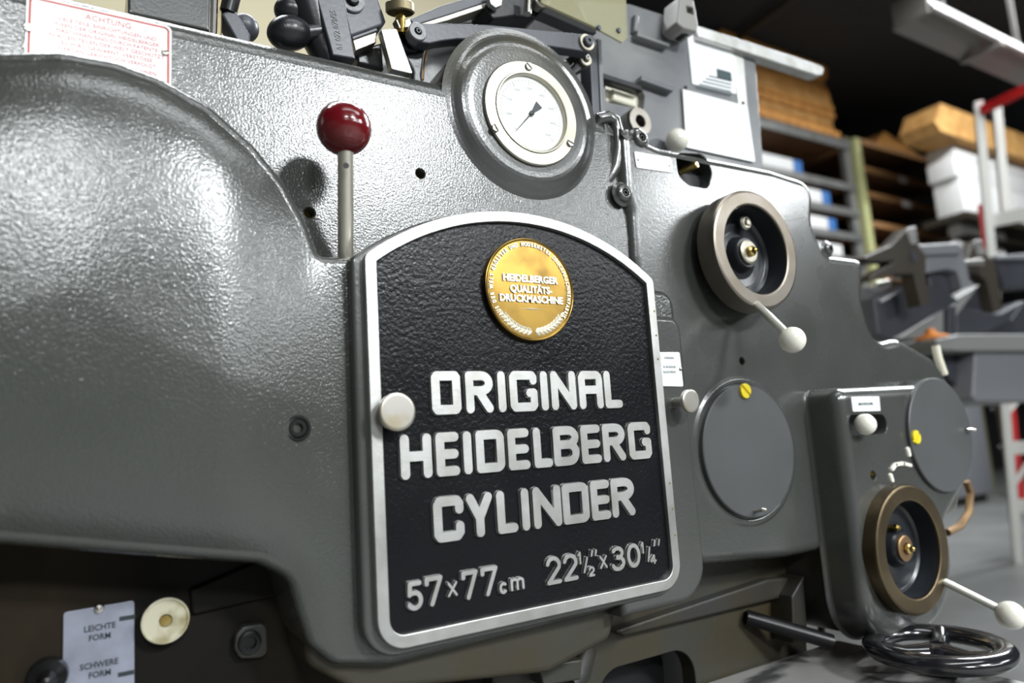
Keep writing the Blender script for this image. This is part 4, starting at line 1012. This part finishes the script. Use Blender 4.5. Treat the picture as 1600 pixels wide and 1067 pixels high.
# --- shelving 2 (brown, empty)
Y2 = 4.45
xp2 = zx(1352, 300, Y2)[0]; xq2 = zx(1484, 330, Y2)[0]; zt2 = zx(1350, 218, Y2)[1]
sh2 = thing('steel_shelving', ((xp2+xq2)/2, Y2+.3, 0), 'second rack with a yellow-green front post and brown chipboard shelves', 'shelving')
box(xp2-.065, xp2+.055, Y2, Y2+.09, 0, zt2, .008).obj('post', M['shelfyel'], sh2, 'pale yellow-green front post')
box(xp2-.24, xp2-.09, Y2+.05, Y2+.14, 0, zt2).obj('post', M['shelfgrn'], sh2, 'olive post')
for x_, y_ in ((xq2, Y2), (xp2, Y2+1.0), (xq2, Y2+1.0)): box(x_-.055, x_+.055, y_, y_+.07, 0, zt2).obj('post', M['shelfgrn'], sh2)
z2 = [zt2] + [zx(1362, py, Y2)[1] for py in (262, 300, 345, 385, 425)]
for z_ in z2:
    box(xp2+.06, xq2-.06, Y2+.015, Y2+1.0, z_-.07, z_, .003).obj('shelf_board', M['board'], sh2)
    box(xp2+.06, xq2-.06, Y2-.004, Y2+.014, z_-.075, z_, .001).obj('shelf_lip', M['boardedge'], sh2)
box(xp2, xq2, Y2+1.08, Y2+1.1, .3, zt2+.02).obj('shelf_back', M['brownarm'], sh2)
for px, py, i_ in ((1412, 285, 1), (1418, 325, 2)):
    x_ = zx(px, py, Y2-.01)[0]; z_ = z2[i_]-.08
    box(x_-.10, x_+.10, Y2-.012, Y2-.005, z_-.03, z_+.06, .002).obj('shelf_label', M['whitebox'], sh2, 'small white shelf label')
xa = zx(1345, 205, Y2+.3)[0]
mb = MB(); mb.add([(xa-.1, Y2+.1, zt2+.003), (xa+1.3, Y2+.1, zt2+.003), (xa+1.3, Y2+.7, zt2+.003), (xa-.1, Y2+.7, zt2+.003), (xa+.4, Y2+.2, zt2+.36), (xa+.4, Y2+.6, zt2+.36)],
               [(0, 1, 2, 3), (0, 1, 4), (2, 3, 5), (1, 2, 5, 4), (3, 0, 4, 5)])
tag(mb.obj('folded_cardboard', M['cardboard']), 'peaked folded cardboard lying on the second rack', 'cardboard')

# --- ladder
Dl = 4.9
def PD(px, py, d): return Vector(CAM+ray(px, py)*d)
base = PD(1590, 884, 4.9); base.z = 0
lad = thing('step_ladder', base, 'tall white step ladder with a red top and red rear rails at the right edge', 'ladder')
def lad_bar(name, a, b, w, d, m): return bar3(a, b, w, d, up=(0.5, -.8, 0), mb=MB()).obj(name, m, lad)
A0, A1 = PD(1528, 160, 4.9), PD(1592, 884, 4.9); A1.z = 0.0
lad_bar('front_rail', A0, A1, .085, .05, M['ladder'])
B0, B1 = PD(1557, 168, 5.05), PD(1620, 884, 5.05); B1.z = 0
B0b = PD(1590, 560, 5.05)
lad_bar('front_rail', B0, PD(1572, 340, 5.05), .10, .05, M['ladder'])
C0, C1 = PD(1700, 110, 4.3), PD(1790, 950, 4.3); C1.z = 0
lad_bar('front_rail', C0, C1, .085, .05, M['ladder'])
lad_bar('ladder_top', PD(1535, 172, 4.85), PD(1660, 112, 4.3), .06, .04, M['redpaint'])
lad_bar('rear_rail', PD(1533, 320, 5.15), PD(1541, 390, 5.15), .06, .04, M['redpaint'])
lad_bar('rear_rail', PD(1578, 610, 5.15), PD(1596, 780, 5.15), .05, .04, M['redpaint'])
for py, dy in ((345, -30), (700, -8), (790, 0)):
    x_ = 1528+(py-160)*64/724
    lad_bar('ladder_step', PD(x_+6, py, 4.9), PD(x_+150, py+dy, 4.5), .09, .04, M['ladder'])
lad_bar('brace', PD(1570, 650, 4.95), PD(1610, 600, 4.9), .03, .03, M['ladder'])
lad_bar('brace', PD(1575, 770, 4.95), PD(1612, 715, 4.9), .03, .03, M['ladder'])
# --- stack of white boxes with cardboard behind the ladder
pr_ = PD(1511, 330, 8.35)
rk = thing('pallet_rack', (pr_.x+1, pr_.y+.3, 0), 'dark steel rack carrying the white cartons at the far right', 'shelving')
box(pr_.x-.05, pr_.x+3.0, pr_.y-.02, pr_.y+.5, pr_.z-.08, pr_.z-.003).obj('rack_deck', M['brownarm'], rk)
for dx in (.85, 2.9): box(pr_.x+dx-.05, pr_.x+dx+.05, pr_.y+.3, pr_.y+.4, 0, pr_.z-.08).obj('post', M['brownarm'], rk)
z_ = pr_.z
for lb, h_, dx in (('white carton at the bottom of the stack behind the ladder', .44, .0), ('white carton in the middle of the stack behind the ladder', .25, -.08), ('white carton at the top of the stack behind the ladder', .16, -.04)):
    tag(box(pr_.x+dx, pr_.x+2.8, pr_.y+.02, pr_.y+.34, z_, z_+h_-.004, .01).obj('paper_carton', M['whitebox']), lb, 'carton', 'white cartons stacked behind the ladder'); z_ += h_
cb = MB(); xb = q(1462, 222, pr_.y-.1)[0]
pc = [(xb, .10), (xb+.05, .14), (xb+.20, .36), (xb+2.8, .34), (xb+2.8, .002), (xb+.12, .002)]
yy0, yy1 = pr_.y-.12, pr_.y+.3; n_ = len(pc)
cb.add([(x_, yy0, z_+h) for x_, h in pc]+[(x_, yy1, z_+h) for x_, h in pc], [tuple(range(n_)), tuple(range(2*n_-1, n_-1, -1))]+[(i, (i+1) % n_, (i+1) % n_+n_, i+n_) for i in range(n_)])
tag(cb.obj('open_cardboard_box', M['cardboard2']), 'open orange-brown cardboard box lying on top of the white cartons', 'box')
for k, py in enumerate((360, 386, 412)):
    a = W(1492, py, pr_.y+.25); b = W(1560, py+10, pr_.y+.25); b.z = a.z
    tag(tube([a, b], .085, 16).obj('paper_roll', M['whitebox']), 'dim white paper roll between rack and ladder, %s of three' % ('top', 'middle', 'lowest')[k], 'roll', 'paper rolls behind the ladder')
    box(a.x-.1, b.x+.3, pr_.y+.05, pr_.y+.45, a.z-.115, a.z-.098).obj('roll_shelf', M['brownarm'], rk)

# --- ceiling lamp, unlit
c0, c1_ = W(1420, 30, 2.25), W(1600, 135, 2.25)
zl_ = c0.z
fl = thing('ceiling_lamp', (c0.x+1.2, 2.1, CEIL), 'long unlit fluorescent ceiling lamp with cream reflector', 'ceiling lamp')
yl_ = 2.05
d0 = PD(1410, 42, (2.0-CAM[1])/ray(1410, 42)[1]); zlmp = 3.32
lp = atz(1412, 55, zlmp); lq = atz(1442, 2, zlmp)
x0_, y0_ = (lp.x+lq.x)/2, min(lq.y, lp.y)
wdt = abs(lp.y-lq.y)
mb = MB()
pr2 = [(y0_, zlmp), (y0_+.02, zlmp-.01), (y0_+wdt*.42, zlmp+.05), (y0_+wdt*.5, zlmp+.02), (y0_+wdt*.58, zlmp+.05), (y0_+wdt*.98, zlmp-.01), (y0_+wdt, zlmp), (y0_+wdt*.75, zlmp+.12), (y0_+wdt*.25, zlmp+.12)]
n_ = len(pr2)
mb.add([(x0_, a, b) for a, b in pr2]+[(x0_+2.6, a, b) for a, b in pr2], [tuple(range(n_)), tuple(range(2*n_-1, n_-1, -1))]+[(i, (i+1) % n_, (i+1) % n_+n_, i+n_) for i in range(n_)])
mb.obj('reflector', M['lamp'], fl, angle=20)
box(x0_-.03, x0_, y0_+wdt*.1, y0_+wdt*.9, zlmp-.02, zlmp+.14, .005).obj('end_cap', M['lamp'], fl)
for dx in (.35, 1.3, 2.3):
    box(x0_+dx, x0_+dx+.03, y0_+wdt*.45, y0_+wdt*.55, zlmp+.12, CEIL).obj('hanger', M['lamp'], fl)
box(x0_+.75, x0_+.80, y0_+.0, y0_+wdt, zlmp-.03, zlmp-.005, .003).obj('cross_strap', M['lamp'], fl)
# ceiling pipe
a, b = atz(1150, 62, CEIL-.1), atz(1245, -8, CEIL-.1)
d = (b-a).normalized()
st_ = tube([a-d*3, b+d*3], .035, 12).obj('trim_1', M['underside']); st_['kind'] = 'structure'

# --- second press behind
P2 = thing('printing_press', (2.0, 1.2, 0), 'second, blue-grey press standing behind with dark arms and a wide tray', 'printing press')
def S2(n, px, Y, th, m, **k): return pxslab(n, px, Y, th, m, P2, **k)
Ys = .95
S2('side_casting', [(1365, 465), (1378, 470), (1430, 440), (1475, 452), (1500, 470), (1452, 498), (1395, 530), (1372, 520)], Ys, .12, M['press2'], r=.006)
S2('side_casting', [(1395, 530), (1520, 440), (1580, 500), (1600, 470), (1620, 520), (1400, 540)], Ys+.25, .1, M['press2'], r=.006)
S2('gripper_arm', [(1350, 402), (1394, 382), (1418, 356), (1432, 354), (1436, 384), (1448, 400), (1446, 430), (1454, 472), (1440, 478), (1428, 428), (1400, 428), (1360, 440), (1358, 432), (1400, 408), (1356, 408)], Ys-.10, .05, M['brownarm'], r=.003, label='dark brown forked gripper arm')
S2('arm_cap', [(1416, 357), (1430, 355), (1436, 380), (1424, 381)], Ys-.104, .003, M['alu'], r=.0005, label='bright worn tip')
lathe([(.022, 0), (.022, .004), (0, .004)], W(1427, 401, Ys-.10), seg=24).obj('arm_bolt', M['press2'], P2)
S2('arm_housing', [(1446, 398), (1480, 392), (1484, 398), (1504, 394), (1510, 410), (1517, 448), (1504, 452), (1496, 424), (1480, 420), (1450, 426)], Ys-.02, .14, M['press2lite'], r=.004)
S2('arm_housing_top', [(1428, 383), (1495, 379), (1505, 386), (1505, 396), (1446, 398)], Ys-.04, .16, M['press2lite'], r=.005, corner=.006)
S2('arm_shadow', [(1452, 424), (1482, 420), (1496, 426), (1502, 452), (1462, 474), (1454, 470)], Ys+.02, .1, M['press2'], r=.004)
S2('gripper_arm', [(1512, 402), (1522, 376), (1534, 374), (1540, 400), (1556, 412), (1560, 440), (1566, 484), (1554, 488), (1542, 440), (1530, 428), (1514, 424)], Ys+.2, .05, M['brownarm'], r=.003, label='second forked gripper arm farther right')
S2('arm_cap', [(1522, 377), (1534, 375), (1540, 398), (1528, 399)], Ys+.196, .003, M['alu'], r=.0005)
S2('arm_housing', [(1556, 402), (1600, 398), (1640, 400), (1640, 445), (1570, 450)], Ys+.25, .14, M['press2'], r=.004)
S2('arm_housing_top', [(1508, 406), (1536, 404), (1538, 414), (1510, 413)], Ys+.18, .1, M['alu'], r=.004)
S2('arm_housing_top', [(1556, 400), (1600, 396), (1640, 398), (1640, 404), (1558, 405)], Ys+.24, .14, M['press2lite'], r=.004)
S2('cross_beam', [(1405, 528), (1482, 478), (1500, 462), (1530, 445), (1490, 500), (1470, 530)], Ys+.12, .06, M['tray'], r=.004)
S2('dark_column', [(1482, 478), (1494, 476), (1494, 530), (1482, 530)], Ys+.1, .06, M['press2'], r=.003)
S2('lower_casting', [(1495, 478), (1560, 492), (1600, 470), (1580, 500), (1540, 520), (1495, 522)], Ys+.2, .1, M['press2'], r=.003)
S2('left_bracket', [(1357, 448), (1400, 452), (1395, 470), (1362, 470)], Ys+.3, .06, M['press2lite'], r=.004)
S2('left_knob', [(1370, 440), (1392, 436), (1394, 446), (1380, 452), (1372, 448)], Ys+.2, .03, M['alu'], r=.004, corner=.01)
# tray
Yt = 1.0
tz = q(1500, 524, Yt)[1]
x0t, x1t = q(1455, 530, Yt)[0], q(1500, 530, Yt)[0]
S2('tray_rim', [(1462, 530), (1500, 522), (1640, 522), (1640, 548), (1500, 548), (1466, 546)], Yt, .5, M['tray'], r=.006, label='grey tray rim')
S2('tray_box', [(1524, 549), (1640, 550), (1640, 626), (1526, 626), (1520, 620)], Yt+.03, .4, M['press2lite'], r=.008)
S2('tray_recess', [(1468, 549), (1524, 549), (1524, 626), (1510, 626), (1484, 590)], Yt+.10, .3, M['press2'], r=.006)
tc_ = 8.2
ca, cb_ = PD(1488, 776, tc_), PD(1592, 768, tc_)
fc = thing('machine_cabinet', (ca.x+.5, ca.y+.3, 0), 'plain mid-grey machine cabinet far behind on the workshop floor', 'cabinet')
box(ca.x-.3, cb_.x, ca.y-.15, ca.y+.3, .10, 1.30, .01).obj('cabinet_body', M['press2lite'], fc)
box(ca.x-.25, cb_.x-.1, ca.y-.1, ca.y+.25, 0, .10).obj('plinth', M['rod_dark'], fc)
for px, py in ((1552, 640), (1564, 700)):
    lathe([(.05, 0), (.04, .02), (0, .02)], W(px, py, ca.y-.15), seg=16).obj('cabinet_bolt', M['rod_dark'], fc)
# orange cap on the tray
oc = W(1455, 526, Yt+.05)
oc2 = tag(lathe([(.062, 0), (.058, .006), (.024, .016), (.018, .024), (.017, .034), (.010, .038), (0, .038)], W(1455, 528, Yt-.02), axis=(0, 0, 1), seg=32).obj('orange_funnel', M['orange']), 'orange plastic funnel cap lying on the grey tray', 'funnel')
